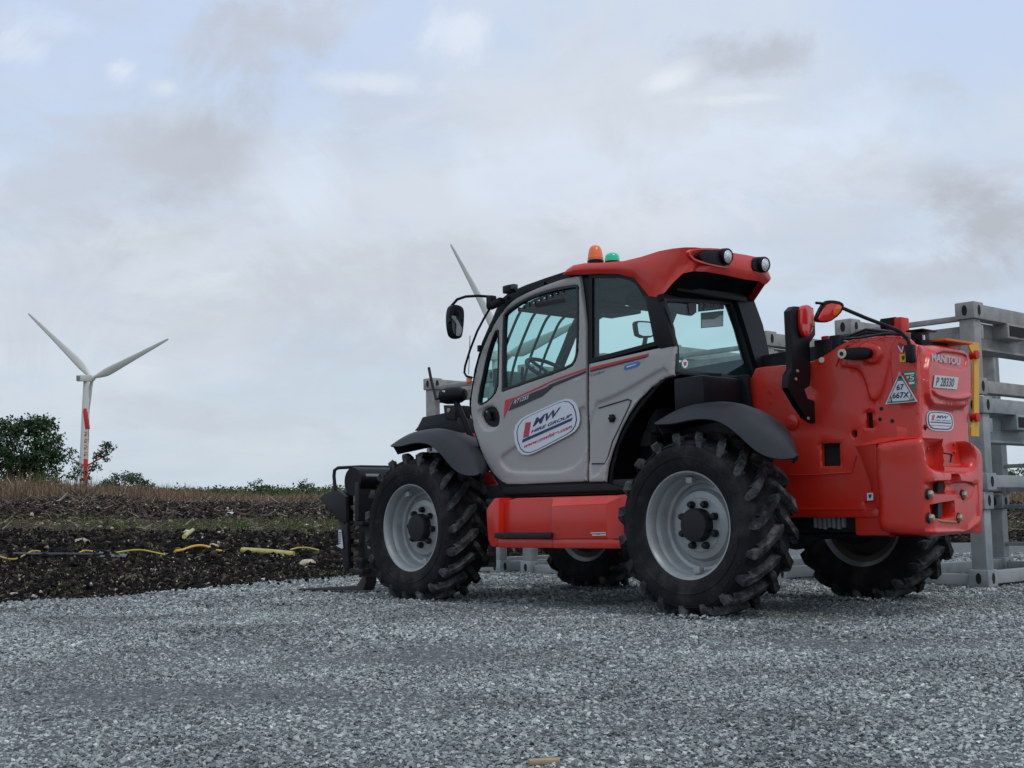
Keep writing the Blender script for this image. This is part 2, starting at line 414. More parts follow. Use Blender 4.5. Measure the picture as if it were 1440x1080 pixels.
# ---- red chassis side plate
PLY = Y(.45)
mb = MB()
outer = pxs(PLY, [(985, 640, 1), (1046, 556, 1), (1062, 518, 1), (1077, 515), (1130, 512), (1158, 501), (1184, 482), (1210, 474), (1266, 471), (1283, 480), (1289, 500), (1293, 620, 1), (1240, 660, 1), (1236, 728, 1), (1100, 728, 1), (985, 700, 1)], 2)
h1 = pxs(PLY, [(1154, 624), (1180, 623), (1181, 655), (1155, 656)]); h2 = pxs(PLY, [(1217, 580), (1226, 580), (1227, 602), (1218, 602)])
h3 = pxs(PLY, [(1201 + 4 * math.cos(a), 610 + 5 * math.sin(a)) for a in np.linspace(0, 2 * PI, 12, endpoint=False)])
h5 = pxs(PLY, z5((215, 490), (235, 478), (275, 476), (278, 522), (225, 518)))
boss = pxs(PLY, z4((462, 436), (480, 372), (520, 320), (590, 296), (690, 290), (722, 330), (726, 420), (690, 570), (655, 622), (622, 612), (600, 520), (570, 455), (500, 438)), 1)
boss2 = pxs(PLY, z4((560, 340), (600, 310), (660, 318), (690, 350), (690, 390), (655, 425), (600, 415)), 1)
edge2 = pxs(PLY, z4((730, 290), (850, 292), (880, 320), (885, 560), (870, 640), (770, 640), (735, 500)), 1)
panel(mb, PLY, outer, [h1, h2, h3, h5], RED, .04, .04, .01, [(boss, .012, .016), (boss2, .018, .018), (edge2, .006, .012)])
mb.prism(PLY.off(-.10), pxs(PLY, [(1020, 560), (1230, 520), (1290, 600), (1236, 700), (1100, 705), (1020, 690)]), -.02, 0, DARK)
pass
sp = mb.build('chassis_side_plate', T, 30)
for c in z4((680, 662), (673, 718), (738, 727), (205, 738)): mb = MB(); mb.lathe([(.012, -.004), (.012, .004), (.0005, .005)], PLY.p3(*c), (0, 1, 0), DARK, 12); mb.build('bolt_hole', sp)
for c in z4((85, 570), (86, 628)): mb = MB(); mb.lathe([(.014, -.004), (.014, .004), (.0005, .005)], PLY.p3(*c), (0, 1, 0), REDM, 12); mb.build('plate_bolt', sp)
mb = MB(); mb.lathe([(.05, 0), (.05, .01), (.03, .02), (.0005, .02)], PLY.p3(1114, 594), (0, 1, 0), RED, 24)
mb.lathe([(.02, .0), (.02, .024), (.0005, .024)], PLY.p3(1114, 594), (0, 1, 0), REDM, 16)
mb.build('plate_bolt', sp)
mb = MB()
cap = pxs(PLY, z4((488, 375), (495, 350), (525, 342), (620, 335), (648, 350), (652, 380), (630, 400), (525, 405), (497, 398)), 1)
mb.prism(PLY, cap, .02, .075, BLACK, .012)
c = PLY.p3(*z4((507, 374))[0]); mb.lathe([(.030, .07), (.030, .082), (.0005, .082)], c, (0, 1, 0), mat('washer', (.55, .55, .45), .4), 24); mb.lathe([(.013, .08), (.013, .088), (.0005, .088)], c, (0, 1, 0), DARK, 16)
mb.build('boom_pin_lock', sp)
for pts in (z4((440, 436), (462, 372), (505, 322)), z4((858, 600), (862, 500), (880, 330)), [(1110, 668), (1140, 668), (1198, 664), (1205, 640)], [(1106, 716), (1228, 716)]):
    mb = MB(); mb.tube([PLY.p3(*p[:2], .006) for p in pts], .0035, RED, 6); mb.build('weld_seam', sp)
# decals on the plate
DP = PLY.off(.0095)
mb = MB()
flat(mb, DP, z10((385, 405), (568, 398), (572, 720), (520, 640)), GRN, .003)
text3(mb, DP, '5', z10((485, 540))[0], z10((545, 530))[0], z10((485, 470))[0], WHITE, 0, .01, .006)
flat(mb, DP, z10((415, 440), (545, 428), (546, 448), (415, 460)), WHITE, .0055); flat(mb, DP, z10((470, 560), (548, 552), (549, 580), (480, 590)), WHITE, .0055); flat(mb, DP, z10((440, 480), (470, 478), (470, 505), (450, 508)), WHITE, .0055)
flat(mb, DP, z10((350, 415), (590, 822), (150, 862)), WHITE, .005)
flat(mb, DP, z10((352, 440), (565, 812), (175, 848)), GRN, .0065); flat(mb, DP, z10((353, 452), (385, 505), (320, 508)), NAVY, .008)
flat(mb, DP, z10((325, 545), (390, 540), (500, 725), (480, 805), (255, 822), (235, 740)), WHITE, .008)
text3(mb, DP, '67', z10((308, 672))[0], z10((408, 662))[0], z10((312, 590))[0], BLKP, 0, .02, .010)
text3(mb, DP, '667X', z10((252, 785))[0], z10((478, 768))[0], z10((256, 705))[0], BLKP, 0, .02, .010)
for c in z10((352, 452), (215, 812), (515, 780)): mb.lathe([(.012, .004), (.012, .012), (.0005, .013)], DP.p3(*c), (0, 1, 0), CHROME, 12)
mb.build('inspection_decal', sp)
mb = MB()
flat(mb, DP, z10((342, 175), (440, 172), (442, 280), (350, 285)), YEL, .004); flat(mb, DP, z10((370, 200), (415, 198), (412, 240), (385, 262)), BLKP, .0055)
mb.build('warning_sticker', sp)
mb = MB()
flat(mb, DP, z10((315, 60), (330, 62), (375, 130), (385, 70), (400, 60), (385, 150), (365, 152)), WHITE, .004); flat(mb, DP, z10((330, 10), (400, 50), (410, 110), (385, 150), (380, 80), (330, 55)), mat('dark_red_print', (.15, .01, .01), .4), .003)
mb.build('arrow_sticker', sp); mb = MB()
flat(mb, DP, z5((230, 437), (262, 435), (264, 476), (231, 478)), WHITE, .004); flat(mb, DP, z5((238, 445), (256, 444), (250, 465), (243, 465)), BLKP, .0055)
mb.build('inspection_label', sp)

# ---- red step / tank box below the cab
YS = Y(1.10)
mb = MB()
body = pxs(YS, z6((375, 770), (1150, 748), (1165, 800), (1165, 1080), (1110, 1112), (375, 1106), (290, 1100), (290, 800)))
mb.prism(YS, body, -.5, -.05, RED, .008)
left = pxs(YS, z6((205, 845), (262, 770), (295, 768), (292, 1080), (280, 1102), (240, 1100), (218, 1050)))
mb.prism(YS, left, -.45, 0, RED, .018)
mb.prism(YS, pxs(YS, z6((285, 1042), (655, 1046), (655, 1108), (285, 1104))), -.2, -.002, RED, .012)
rb_ = pxs(YS, z6((655, 825), (1022, 808), (1032, 1044), (655, 1046)))
top_ = pxs(YS.off(-.05), z6((665, 770), (1045, 755)))
b = bmesh.new(); P0 = [YS.P(x, y, .004) for x, y in rb_]; tq = [YS.P(*top_[0], -.05), YS.P(*top_[1], -.05)]
er_ = [YS.P(rb_[1][0] - .12, rb_[1][1] + .06, -.07), YS.P(rb_[2][0] - .12, rb_[2][1], -.07)]
mb.prism(YS, rb_, -.3, .004, RED, .006)
mb.add([P0[0], P0[1], tq[1], tq[0], er_[0], P0[2], er_[1]] , [[0, 1, 2, 3], [1, 4, 2], [1, 5, 6, 4]], RED)
mb.prism(YS, pxs(YS, z6((655, 1046), (1040, 1046), (1165, 1060), (1110, 1112), (655, 1109))), -.2, -.001, RED, .012)
bx = mb.build('step_box', T, 28)
mb = MB(); a = pxs(YS, z6((285, 1002), (665, 1002), (665, 1040), (285, 1040)))
mb.prism(YS, a, -.04, .03, BLACKM, .004)
for k in range(14):
    x = a[0][0] + (a[1][0] - a[0][0]) * (k + .5) / 14; zt = a[0][1] + (a[1][1] - a[0][1]) * (k + .5) / 14
    mb.box((x, 1.105, zt + .004), (.014, .05, .018), BLACKM, .004)
mb.build('step_tread', bx)
mb = MB(); D = YS.off(.005); flat(mb, D, z6((915, 1003), (1018, 1000), (1018, 1006), (918, 1009)), WHITE, .003); flat(mb, D, z6((925, 1016), (1020, 1014), (1020, 1022), (930, 1024)), WHITE, .003); flat(mb, D, z6((945, 1009), (990, 1008), (975, 1017), (960, 1017)), NAVY, .003); mb.build('stripe_sticker', bx)
mb = MB(); mb.prism(Y(.72), pxs(Y(.72), [(676, 668), (690, 662), (702, 690), (702, 702), (686, 698)]), -.3, 0, RED, .01); mb.build('front_frame_bracket', T)
mb = MB()
mb.prism(SP, pxs(SP, z6((300, 735), (345, 690), (880, 675), (1045, 672), (1150, 700), (1150, 722), (600, 740), (330, 752))), -.5, .012, BLACK, .006)
mb.build('cab_sill', T)

# ---- cab
mainwin = pxs(SP, z2((325, 1058, 1), (329, 560), (350, 520), (480, 430), (650, 370), (828, 338), (841, 352), (839, 780), (820, 860), (780, 902)), 0)
mainwin = smooth_poly([(p[0], p[1]) + ((1,) if i == 0 else ()) for i, p in enumerate(mainwin)], 2)
smallwin = smooth_poly(pxs(SP, z1((1122, 525), (1133, 570), (1130, 750), (1127, 868), (1083, 930), (1014, 968), (1020, 890), (1040, 800), (1062, 690), (1092, 590))), 1)
doorout = smooth_poly(pxs(SP, z2((885, 270), (740, 297), (600, 345), (450, 410), (380, 458), (320, 525), (250, 640), (180, 800), (140, 950), (118, 1080))) + pxs(SP, z6((112, 130), (116, 210), (140, 330), (190, 480), (250, 590), (315, 660), (370, 683), (760, 664), (892, 660), (893, 640))), 1)
frameout = pxs(SP, z2((740, 242), (600, 288), (460, 338), (350, 388), (290, 440), (240, 560), (170, 720), (120, 900), (93, 1080))) + pxs(SP, z6((86, 100), (95, 200), (110, 300), (160, 470), (240, 620), (320, 740)))
qglass = smooth_poly([(p[0], p[1]) for p in pxs(SP, z2((912, 266), (1100, 262), (1185, 278), (1245, 312), (1290, 390), (1320, 430), (1400, 740), (912, 868)))], 0)
qpanel = pxs(SP, z2((909, 872), (1440, 752))) + pxs(SP, z3((527, 752), (527, 952), (460, 965), (370, 1030))) + pxs(SP, z6((1330, 20), (1240, 110), (1170, 210), (1110, 330), (1065, 450), (1035, 560), (1022, 660), (908, 662)))
qwin = pxs(SP, z2((950, 290), (1090, 288), (1170, 305), (1230, 345), (1290, 430), (1382, 738), (1150, 790), (950, 840)))
# black cab structure behind the door and the quarter panel
mb = MB()
fr = frameout + pxs(SP, z6((892, 700), (1040, 672), (1060, 560), (1090, 430), (1150, 300), (1240, 160), (1340, 40))) + pxs(SP, z3((440, 985), (530, 950), (527, 752), (430, 425), (345, 412))) + pxs(SP, z2((1245, 305), (1185, 272), (1100, 256), (905, 262)))
def shrink_to(poly, k=1.0): return poly
panel(mb, SP, fr, [mainwin, smallwin, qwin], BLACK, .02, .05, .006, d0=-.016)
# front curved rim in Y, roof front and pillars on the right side
prof = smooth_poly([(p[0], p[1]) for p in frameout], 0)
cf = mb
for (x0, zz0), (x1, zz1) in zip(prof[:-1], prof[1:]): pass
right = Plane((0, .03, .88), (0, -1, .04), (1, 0, 0))
def mir(poly): return [(x, z) for x, z in poly]
rightwin = [(x, z) for x, z in (frameout[1:11])] 
cx = np.mean([p[0] for p in fr]); cz = np.mean([p[1] for p in fr])
inner = [(cx + (x - cx) * .90, cz + (z - cz) * .90) for x, z in fr]
cz2 = 1.5 - .88
inner = [(x, max(z, cz2 - .12)) for x, z in inner]
panel(mb, right, [(x, z - .14 * max(0., min(1., (z - .4) / .5))) for x, z in fr], [smooth_poly([(.98, .6), (.98, 1.38), (.5, 1.40), (.32, 1.2), (.30, .6)], 1), smooth_poly([(1.06, .5), (1.06, 1.41), (1.50, 1.41)] + [(x - .06, z - .05 - .14 * max(0., min(1., (z - .4) / .5))) for x, z in frameout[2:9]] + [(2.12, .5)], 1)], BLACK, .04, .08, .005)
# right rear pillar and cross members seen through the glass
prc = [RP.p3(*p) for p in z3((1020, 455), (1080, 620), (1120, 800), (1128, 1000))]; pri = [RP.p3(*p) for p in z3((905, 455), (965, 640), (1020, 830), (1080, 995))]
mb.sheet([[np.array(a) for a in prc], [np.array(a) for a in pri]], BLACK, .05)
mb.box((.33, .46, 2.20), (.09, .78, .09), BLACK, .015)                    # top rear header
mb.box2((.50, .05, .80), (2.15, .93, .90), BLACKM, .01)                      # floor
mb.prism(Ya(.95), [(.93, .83), (.90, 1.05), (.80, 1.26), (.62, 1.45), (.40, 1.55), (.24, 1.565), (.22, 1.0), (.6, .83)], -.9, -.45, BLACK, .01)
# wheel-arch liner
arch = [SP.p3(*p, -.004) for p in z3((527, 953), (460, 965), (370, 1030))] + [SP.p3(*p, -.004) for p in z6((1330, 22), (1240, 112), (1170, 212), (1110, 332), (1065, 452), (1035, 562), (1024, 680))]
mb.sheet([[a for a in arch], [np.array((a[0] - .05, .50, a[2] + .02)) for a in arch]], BLACK, .02)
mb.prism(Ya(.52), [(-.02, 1.58), (.30, 1.57), (.62, 1.48), (.86, 1.2), (.93, .8), (.55, .62), (-.1, .7)], -.04, 0, BLACK, .01)
mb.box2((.02, .06, 1.30), (.27, .935, 1.555), BLACK, .02)
frame_ = mb.build('cab_frame', T, 30)
# windscreen frame edge, mesh guard bars (FOPS) in front of the windscreen and over the roof
mb = MB()
fp = [SP.P(*p) for p in frameout]
path = [(p[0], p[2]) for p in fp][:11]
mb.sheet([[np.array((x - .012, .955 - .04 * (z - .88), z - .014)) for x, z in path], [np.array((x - .012, .90, z - .014)) for x, z in path]], BLACK)
mb.sheet([[np.array((x - .02, .08, z - .10)) for x, z in path], [np.array((x - .02, .02, z - .12)) for x, z in path]], BLACK, .03)
mb.box((path[6][0] - .02, .5, path[6][1] - .5), (.03, .9, .04), BLACK) if False else None
mb.build('windscreen_surround', T)
bars = MB()
for yb in (.80, .655, .51, .365, .22):
    pts = [(x + .02, yb, z - .03 - .10 * (.93 - yb)) for x, z in path[1:10]]
    P2 = []
    for a, b in zip(pts[:-1], pts[1:]):
        for k in range(4): P2.append(tuple(np.array(a) + (np.array(b) - np.array(a)) * k / 4))
    Q = np.array(P2 + [pts[-1]])
    for _ in range(6): Q[1:-1] = (Q[:-2] + 2 * Q[1:-1] + Q[2:]) / 4
    bars.tube([tuple(q) for q in Q], .011, BLACK, 8)
for i, dx in ((1, 0), (3, 0), (9, 0)):
    x, z = path[i]; bars.tube([(x + .01, .90, z - .04), (x + .01, .08, z - .13)], .012, BLACK, 8)
for k in range(9):
    x = 1.32 + k * .06; bars.box((x, .5, 2.30 - .010 * k), (.012, .80, .03), BLACK)
bars.build('roof_guard_bars', T)
mb = MB(); rows = []
for yy in (.925, .5, .06): rows.append([np.array((x - .03, yy, z - .05 - .1 * (.93 - yy))) for x, z in path[2:]])
mb.sheet(rows, GLASS); mb.build('windscreen', T, fix=False)
# headliner
mb = MB(); mb.box2((.36, .06, 2.245), (1.30, .87, 2.33), BLACK, .02); mb.box2((1.3, .06, 2.20), (1.62, .90, 2.25), BLACKM, .015)
mb.box((1.24, .8, 2.19), (.3, .1, .08), BLACK, .02); mb.build('headliner', T)
# doors and panels
mb = MB()
low = pxs(SP, z6((330, 470), (860, 160), (892, 150), (892, 590), (430, 600), (350, 580), (310, 520)))
low = smooth_poly(low, 2)
hnd = smooth_poly(pxs(SP, z6((150, 200), (200, 150), (280, 150), (310, 210), (300, 290), (240, 320), (190, 300))), 1)
hole = smooth_poly(pxs(SP, z6((178, 200), (205, 162), (262, 152), (285, 175), (303, 230), (300, 275), (262, 292), (225, 285), (190, 245))), 1)
winrim = [(x, z) for x, z in mainwin]
panel(mb, SP, doorout, [mainwin, smallwin, hole], GREY, .04, .03, .013, [(low, -.013, .024), (hnd, -.009, .02)], d0=.014)
door = mb.build('door', T, 40)
mb = MB(); mb.prism(SP.off(-.03), [(x, z) for x, z in hole], -.004, 0, DARK)
mb.box(SP.p3(689, 585, .002), (.035, .02, .075), BLACK, .008, Matrix.Rotation(.35, 3, 'Y')); mb.lathe([(.008, 0), (.008, .014), (.0005, .015)], SP.p3(686, 579, 0), (0, 1, 0), CHROME, 10)
mb.build('handle', door)
def ring(mb, pl, poly, w, d0, d1, m):
    P = np.array(poly); n = len(P); c = P.mean(0); area = sum(P[i - 1][0] * P[i][1] - P[i][0] * P[i - 1][1] for i in range(n)); sg = 1 if area > 0 else -1
    off = []
    for i in range(n):
        t1 = P[i] - P[i - 1]; t2 = P[(i + 1) % n] - P[i]; t1 /= max(np.linalg.norm(t1), 1e-9); t2 /= max(np.linalg.norm(t2), 1e-9)
        nn = np.array([-(t1[1] + t2[1]), t1[0] + t2[0]]); nn /= max(np.linalg.norm(nn), 1e-9); off.append(P[i] + nn * w * sg / max(.5, nn @ np.array([-t1[1], t1[0]])))
    vs = []; fs = []
    for i in range(n): vs += [pl.P(*P[i], d1), pl.P(*off[i], d1), pl.P(*off[i], d0), pl.P(*P[i], d0)]
    for i in range(n):
        j = (i + 1) % n
        for k in range(4): fs.append([i * 4 + k, i * 4 + (k + 1) % 4, j * 4 + (k + 1) % 4, j * 4 + k])
    mb.add(vs, fs, m); return [tuple(o) for o in off]
mb = MB(); g1 = ring(mb, SP, mainwin, .016, -.02, .016, RUB); g2 = ring(mb, SP, smallwin, .007, -.02, .016, RUB); mb.build('window_seal', door)
mb = MB(); mb.prism(SP, mainwin, -.012, -.008, GLASS); mb.prism(SP, smallwin, -.012, -.008, GLASS); mb.build('window_pane', door)
# stripe and lettering on the door
DS = SP.off(.0145)
mb = MB()
flat(mb, DS, z6((328, 235), (338, 110), (420, 84), (560, 20), (690, -40)) + z2((885, 900), (885, 912), (640, 998)) + z6((600, 15), (420, 92), (385, 112)), REDP, .002)
flat(mb, DS, z6((362, 180), (392, 112), (640, 12), (700, -20), (650, 30), (590, 82), (440, 150)), BLKP, .003)
flat(mb, DS, z2((640, 1012), (885, 918), (885, 932), (650, 1030), (600, 1065), (560, 1075)), BLKP, .0035)
text3(mb, DS, 'RT1255', z6((398, 138))[0], z6((500, 98))[0], z6((402, 112))[0], WHITE, .3, .01, .006)
text3(mb, DS, '100C', z2((795, 992))[0], z2((862, 975))[0], z2((797, 975))[0], WHITE, .2, 0, .005)
mb.build('door_stripe', door)
mb = MB()
def capsule_px(cx_l, cx_r, r, n=14):
    (x0, y0), (x1, y1) = cx_l, cx_r; a = math.atan2(y1 - y0, x1 - x0); out = []
    for k in range(n + 1): q = a + PI / 2 + PI * k / n; out.append((x0 + r * math.cos(q), y0 + r * math.sin(q)))
    for k in range(n + 1): q = a - PI / 2 + PI * k / n; out.append((x1 + r * math.cos(q), y1 + r * math.sin(q)))
    return out
def roundquad(c, k=.36, n=5):
    out = []; m_ = len(c)
    for i in range(m_):
        a, b, d = (np.array(c[j % m_], float) for j in (i - 1, i, i + 1))
        l = min(np.linalg.norm(a - b), np.linalg.norm(d - b)) * k; p = b + (a - b) / np.linalg.norm(a - b) * l; q = b + (d - b) / np.linalg.norm(d - b) * l
        for t in np.linspace(0, 1, n): out.append(tuple((1 - t) ** 2 * p + 2 * t * (1 - t) * b + t * t * q))
    return out
Q0 = zb((195, 480), (1165, 45), (1300, 560), (330, 1060)); c_ = np.array(Q0).mean(0)
def inset(q, px): return [tuple(np.array(p) + (c_ - np.array(p)) / np.linalg.norm(c_ - np.array(p)) * px) for p in q]
flat(mb, DS, roundquad(Q0, .46), WHITE, .0022); flat(mb, DS, roundquad(inset(Q0, 4.6), .46), NAVY, .0034); flat(mb, DS, roundquad(inset(Q0, 6.3), .46), WHITE, .0046)
text3(mb, DS, 'MW', zb((535, 548))[0], zb((930, 372))[0], zb((575, 415))[0], NAVY, .12, .03, .0062)
text3(mb, DS, 'HIRE GROUP', zb((512, 645))[0], zb((1120, 395))[0], zb((530, 590))[0], NAVY, .05, .035, .0062)
flat(mb, DS, zb((430, 480), (512, 470), (480, 690), (392, 712)), REDP2, .0062)
flat(mb, DS, zb((385, 735), (1148, 400), (1128, 450), (378, 785)), NAVY, .0062)
text3(mb, DS, 'www.mwhire.com', zb((398, 872))[0], zb((1130, 560))[0], zb((412, 812))[0], REDP, .15, .03, .0062)
mb.build('hire_sticker', door)
# rear quarter panel
mb = MB()
cre = smooth_poly(pxs(SP, z6((908, 150), (1130, 60), (1330, -60), (1440, -120), (1440, 0), (1330, 30), (1180, 160), (1000, 600), (908, 640))), 1)
flap = smooth_poly([p + (1,) for p in pxs(SP, z6((965, 165), (1165, 103), (1190, 118)))] + pxs(SP, z6((1110, 290), (1060, 390), (1015, 525))) + pxs(SP, z6((1000, 545), (925, 540))), 0)
panel(mb, SP, qpanel, [], GREY, .04, .03, .012, [(cre, -.011, .024)], d0=.014)
qp = mb.build('quarter_panel', T, 40)
mb = MB()
def strip(mb, pl, pts, w, d, m):
    for (a, b) in zip(pts[:-1], pts[1:]):
        a = np.array(pl.px(*a)); b = np.array(pl.px(*b)); t = (b - a) / np.linalg.norm(b - a); n = np.array([-t[1], t[0]]) * w / 2; a = a - t * w / 3; b = b + t * w / 3
        mb.prism(pl, [tuple(a + n), tuple(b + n), tuple(b - n), tuple(a - n)], d - .003, d, m)
strip(mb, SP.off(.004), z6((970, 163), (1165, 104), (1188, 112), (1180, 140), (1110, 290), (1062, 390), (1030, 500), (1010, 538), (925, 538)), .009, .0025, RUB)
c = SP.p3(*z6((1066, 232))[0], .002); mb.lathe([(.026, 0), (.026, .016), (.016, .022), (.0005, .022)], c, (0, 1, 0), BLACK, 20)
for k in range(6): mb.box((c[0] + .024 * math.cos(k * PI / 3), c[1] + .01, c[2] + .024 * math.sin(k * PI / 3)), (.012, .02, .012), BLACK, .003)
mb.build('fuel_flap', qp)
DS2 = SP.off(.0145)
mb = MB()
flat(mb, DS2, z2((912, 897), (1310, 800), (1300, 812), (912, 912)), REDP, .002); flat(mb, DS2, z2((912, 917), (1308, 816), (1280, 832), (912, 928)), BLKP, .003)
flat(mb, DS2, z2((912, 912), (1308, 812), (1308, 815), (912, 917)), REDP, .002)
text3(mb, DS2, 'Comfort', z2((914, 958))[0], z2((1010, 930))[0], z2((916, 940))[0], BLKP, .2, 0, .004)
flat(mb, DS2, z2((1140, 895), (1150, 880), (1210, 862), (1245, 852), (1252, 868), (1235, 888), (1180, 905), (1142, 915)), BLUE, .003, it=1)
flat(mb, DS2, z2((1160, 890), (1225, 872), (1222, 878), (1162, 898)), WHITE, .0045)
mb.build('panel_stripe', qp)
mb = MB(); ring(mb, SP, qglass, .030, -.004, .012, BLACK); mb.build('quarter_window_seal', T)
mb = MB(); mb.prism(SP, qglass, -.004, .001, GLASS); mb.build('quarter_window_pane', T)
# C pillar
mb = MB(); cp = pxs(SP, z3((330, 412), (440, 420), (530, 752), (440, 772), (395, 740)))
mb.prism(SP, cp, -.03, .018, BLACK, .006)
rl = [RP.p3(*p) for p in z3((418, 425), (528, 752), (528, 945))]; rli = [RP.p3(*p) for p in z3((468, 432), (515, 640), (545, 925))]
mb.build('rear_pillar', T)
# rear window
mb = MB(); rw = pxs(RP, z3((440, 432), (895, 452), (960, 620), (1020, 830), (1078, 992), (535, 930), (500, 640)))
mb.prism(RP, rw, -.006, 0, GLASS); rwin = mb.build('rear_window', T)
mb = MB(); ring(mb, RP, rw, .022, -.02, .012, RUB); mb.prism(RP, pxs(RP, z3((540, 930), (1078, 985), (1080, 1000), (540, 950))), -.02, .02, BLACK, .004)
mb.prism(RP, pxs(RP, z3((425, 400), (1015, 430), (1015, 462), (435, 440))), -.03, .006, BLACK)
mb.prism(RP, pxs(RP, z3((1010, 455), (1075, 620), (1112, 800), (1128, 1010), (1075, 1010), (1015, 820), (960, 620), (900, 455))), -.06, .015, BLACK, .006)
mb.build('rear_window_seal', rwin)
mb = MB(); a_ = RP.off(.002)
mb.prism(RP, pxs(RP, zr((395, 195), (675, 205), (672, 268), (395, 298))), .002, .006, BLKP)
text3(mb, a_, 'P 28330', zr((408, 285))[0], zr((612, 262))[0], zr((410, 205))[0], mat('plate_grey', (.12, .17, .17), .5), 0, 0, .007)
mb.prism(RP, pxs(RP, zr((425, 310), (668, 285), (665, 455), (428, 475))), .002, .005, mat('plate_back', (.05, .07, .06), .5)); mb.prism(RP, pxs(RP, zr((432, 385), (560, 380), (660, 330), (660, 450), (434, 468))), .005, .0062, mat('plate_light', (.28, .34, .34), .5))
mb.prism(RP, pxs(RP, zr((285, 205), (375, 200), (375, 310), (300, 320))), .002, .005, CONS)
mb.build('window_plate', rwin); mb = MB()
ell = [(1.0 * (248 + 44 * math.cos(a)), 865 + 58 * math.sin(a)) for a in np.linspace(0, 2 * PI, 18, endpoint=False)]
mb.prism(RP, pxs(RP, zr(*ell)), .002, .005, GRN)
ell = [(1.0 * (248 + 32 * math.cos(a)), 862 + 48 * math.sin(a)) for a in np.linspace(0, 2 * PI, 18, endpoint=False)]
mb.prism(RP, pxs(RP, zr(*ell)), .005, .007, WHITE); mb.prism(RP, pxs(RP, zr((232, 845), (262, 842), (262, 880), (236, 884))), .007, .0085, REDP)
mb.build('round_sticker', rwin)
mb = MB()
YC = Y(.5); mb.prism(YC, pxs(YC, [(872, 408), (900, 404), (962, 412), (966, 430), (962, 444), (945, 440), (928, 432), (911, 434), (895, 437), (880, 430)], 1), -.12, 0, BLACK, .02)
mb.build('roof_console', T)

# ---- roof
mb = MB()
SR = Plane((0, .93, 2.35), (0, 1, .03)); XR = XP(.10); XR2 = XP(.115)
Tp = [(794, 386), (797, 379), (806, 373), (822, 370), (840, 370), (877, 367), (902, 361), (927, 353), (946, 349.5)]
Bp = [(794, 387), (800, 387), (812, 386.5), (826, 386), (842, 385), (871, 385.5), (892, 391), (902, 403), (912, 416)]
st = [(SR.p3(*a), SR.p3(*b)) for a, b in zip(Tp, Bp)]
nside = len(st)
Tr = [(.17, .90, 2.43), (.125, .84, 2.43), (.105, .76, 2.43), (.10, .68, 2.43), (.10, .60, 2.43), (.10, .50, 2.435), (.10, .32, 2.44), (.10, .19, 2.44), (.10, .10, 2.405), (.10, .04, 2.32)]
Br = [(.40, .935, 2.12), (.33, .93, 2.14), (.25, .93, 2.20), (.175, .92, 2.25), (.125, .87, 2.265), (.10, .76, 2.27), (.10, .55, 2.27), (.10, .35, 2.265), (.10, .18, 2.27), (.10, .11, 2.25)]
for a, b in zip(Tr, Br): st.append((np.array(a), np.array(b)))
XR = XP(.10)
for i in range(nside - 1, -1, -1): st.append((np.array((st[i][0][0], .03, st[i][0][2])), np.array((st[i][1][0], .01, st[i][1][2]))))
def bulge(a, b, k, i): 
    p = a + (b - a) * k; n = np.array((0, 1, 0)) if i < nside else (np.array((-1, 0, 0)) if i < nside + 10 else np.array((0, -1, 0)))
    w = 4 * k * (1 - k); return p + n * .022 * w
rows = [[bulge(a, b, k, i) for i, (a, b) in enumerate(st)] for k in (0, .15, .35, .6, .85, 1)]
mb.sheet(rows, RED, None)
nT = [s[0] for s in st]; mid = np.mean(nT, axis=0)
N_ = len(nT)
mb.add([p for p in nT] + [mid + np.array((0, 0, .02))], [[i, (i + 1) % N_, N_] for i in range(N_)], RED)
roof = mb.build('roof', T, 75, fix=True)
mb = MB()
B = [s[1] for s in st]; glass_top = [RP.p3(*p) for p in z3((440, 425), (895, 447))]
rear_b = [q + np.array((.01, -.02, 0)) if k < 5 else q for k, q in enumerate(B[nside:nside + 10])]
gt = [np.array(glass_top[0]) + (np.array(RP.p3(*z3((1005, 452))[0])) - np.array(glass_top[0])) * k / 9 for k in range(10)]
mb.sheet([rear_b, [(a * .55 + b * .45) + np.array((0, -.02 if k < 4 else 0, 0 if k < 4 else .035)) for k, (a, b) in enumerate(zip(rear_b, gt))], gt], BLACK)
mb.sheet([[rear_b[-1], rear_b[-2]], [gt[-1] + np.array((0, -.06, -.02)), gt[-1]]], REDM)
fl = [b for b in B[:nside]]; mb.sheet([fl, [np.array((b[0], .5, b[2])) for b in fl]], BLACK)
mb.build('underside', roof)
def work_light(house, cpx):
    w = MB(); w.prism(XR, pxs(XR, house, 2), -.02, .032, BLACK, .010)
    c = XR.p3(*cpx, .03); w.lathe([(.056, -.02), (.056, .022), (.05, .032), (.046, .029)], c, (-1, -.0, -.12), BLACK, 32)
    o = w.build('work_light', roof); l = MB(); l.lathe([(.048, .024), (.03, .034), (.0005, .038)], c, (-1, 0, -.12), LENS, 28)
    l.build('lamp_lens', roof)
    return o
work_light(z3((655, 130), (720, 105), (850, 105), (885, 150), (870, 205), (830, 218), (700, 195), (672, 165)), z3((838, 152))[0])
work_light(z3((1030, 155), (1100, 152), (1142, 200), (1125, 245), (1070, 258), (1018, 240)), z3((1090, 207))[0])
mb = MB(); rp_ = pxs(XR, z3((585, 112), (660, 92), (860, 100), (895, 150), (885, 215), (850, 235), (700, 200), (620, 175)), 2); ring(mb, XR, rp_, .012, .0, .028, RED); mb.build('light_pocket', roof)
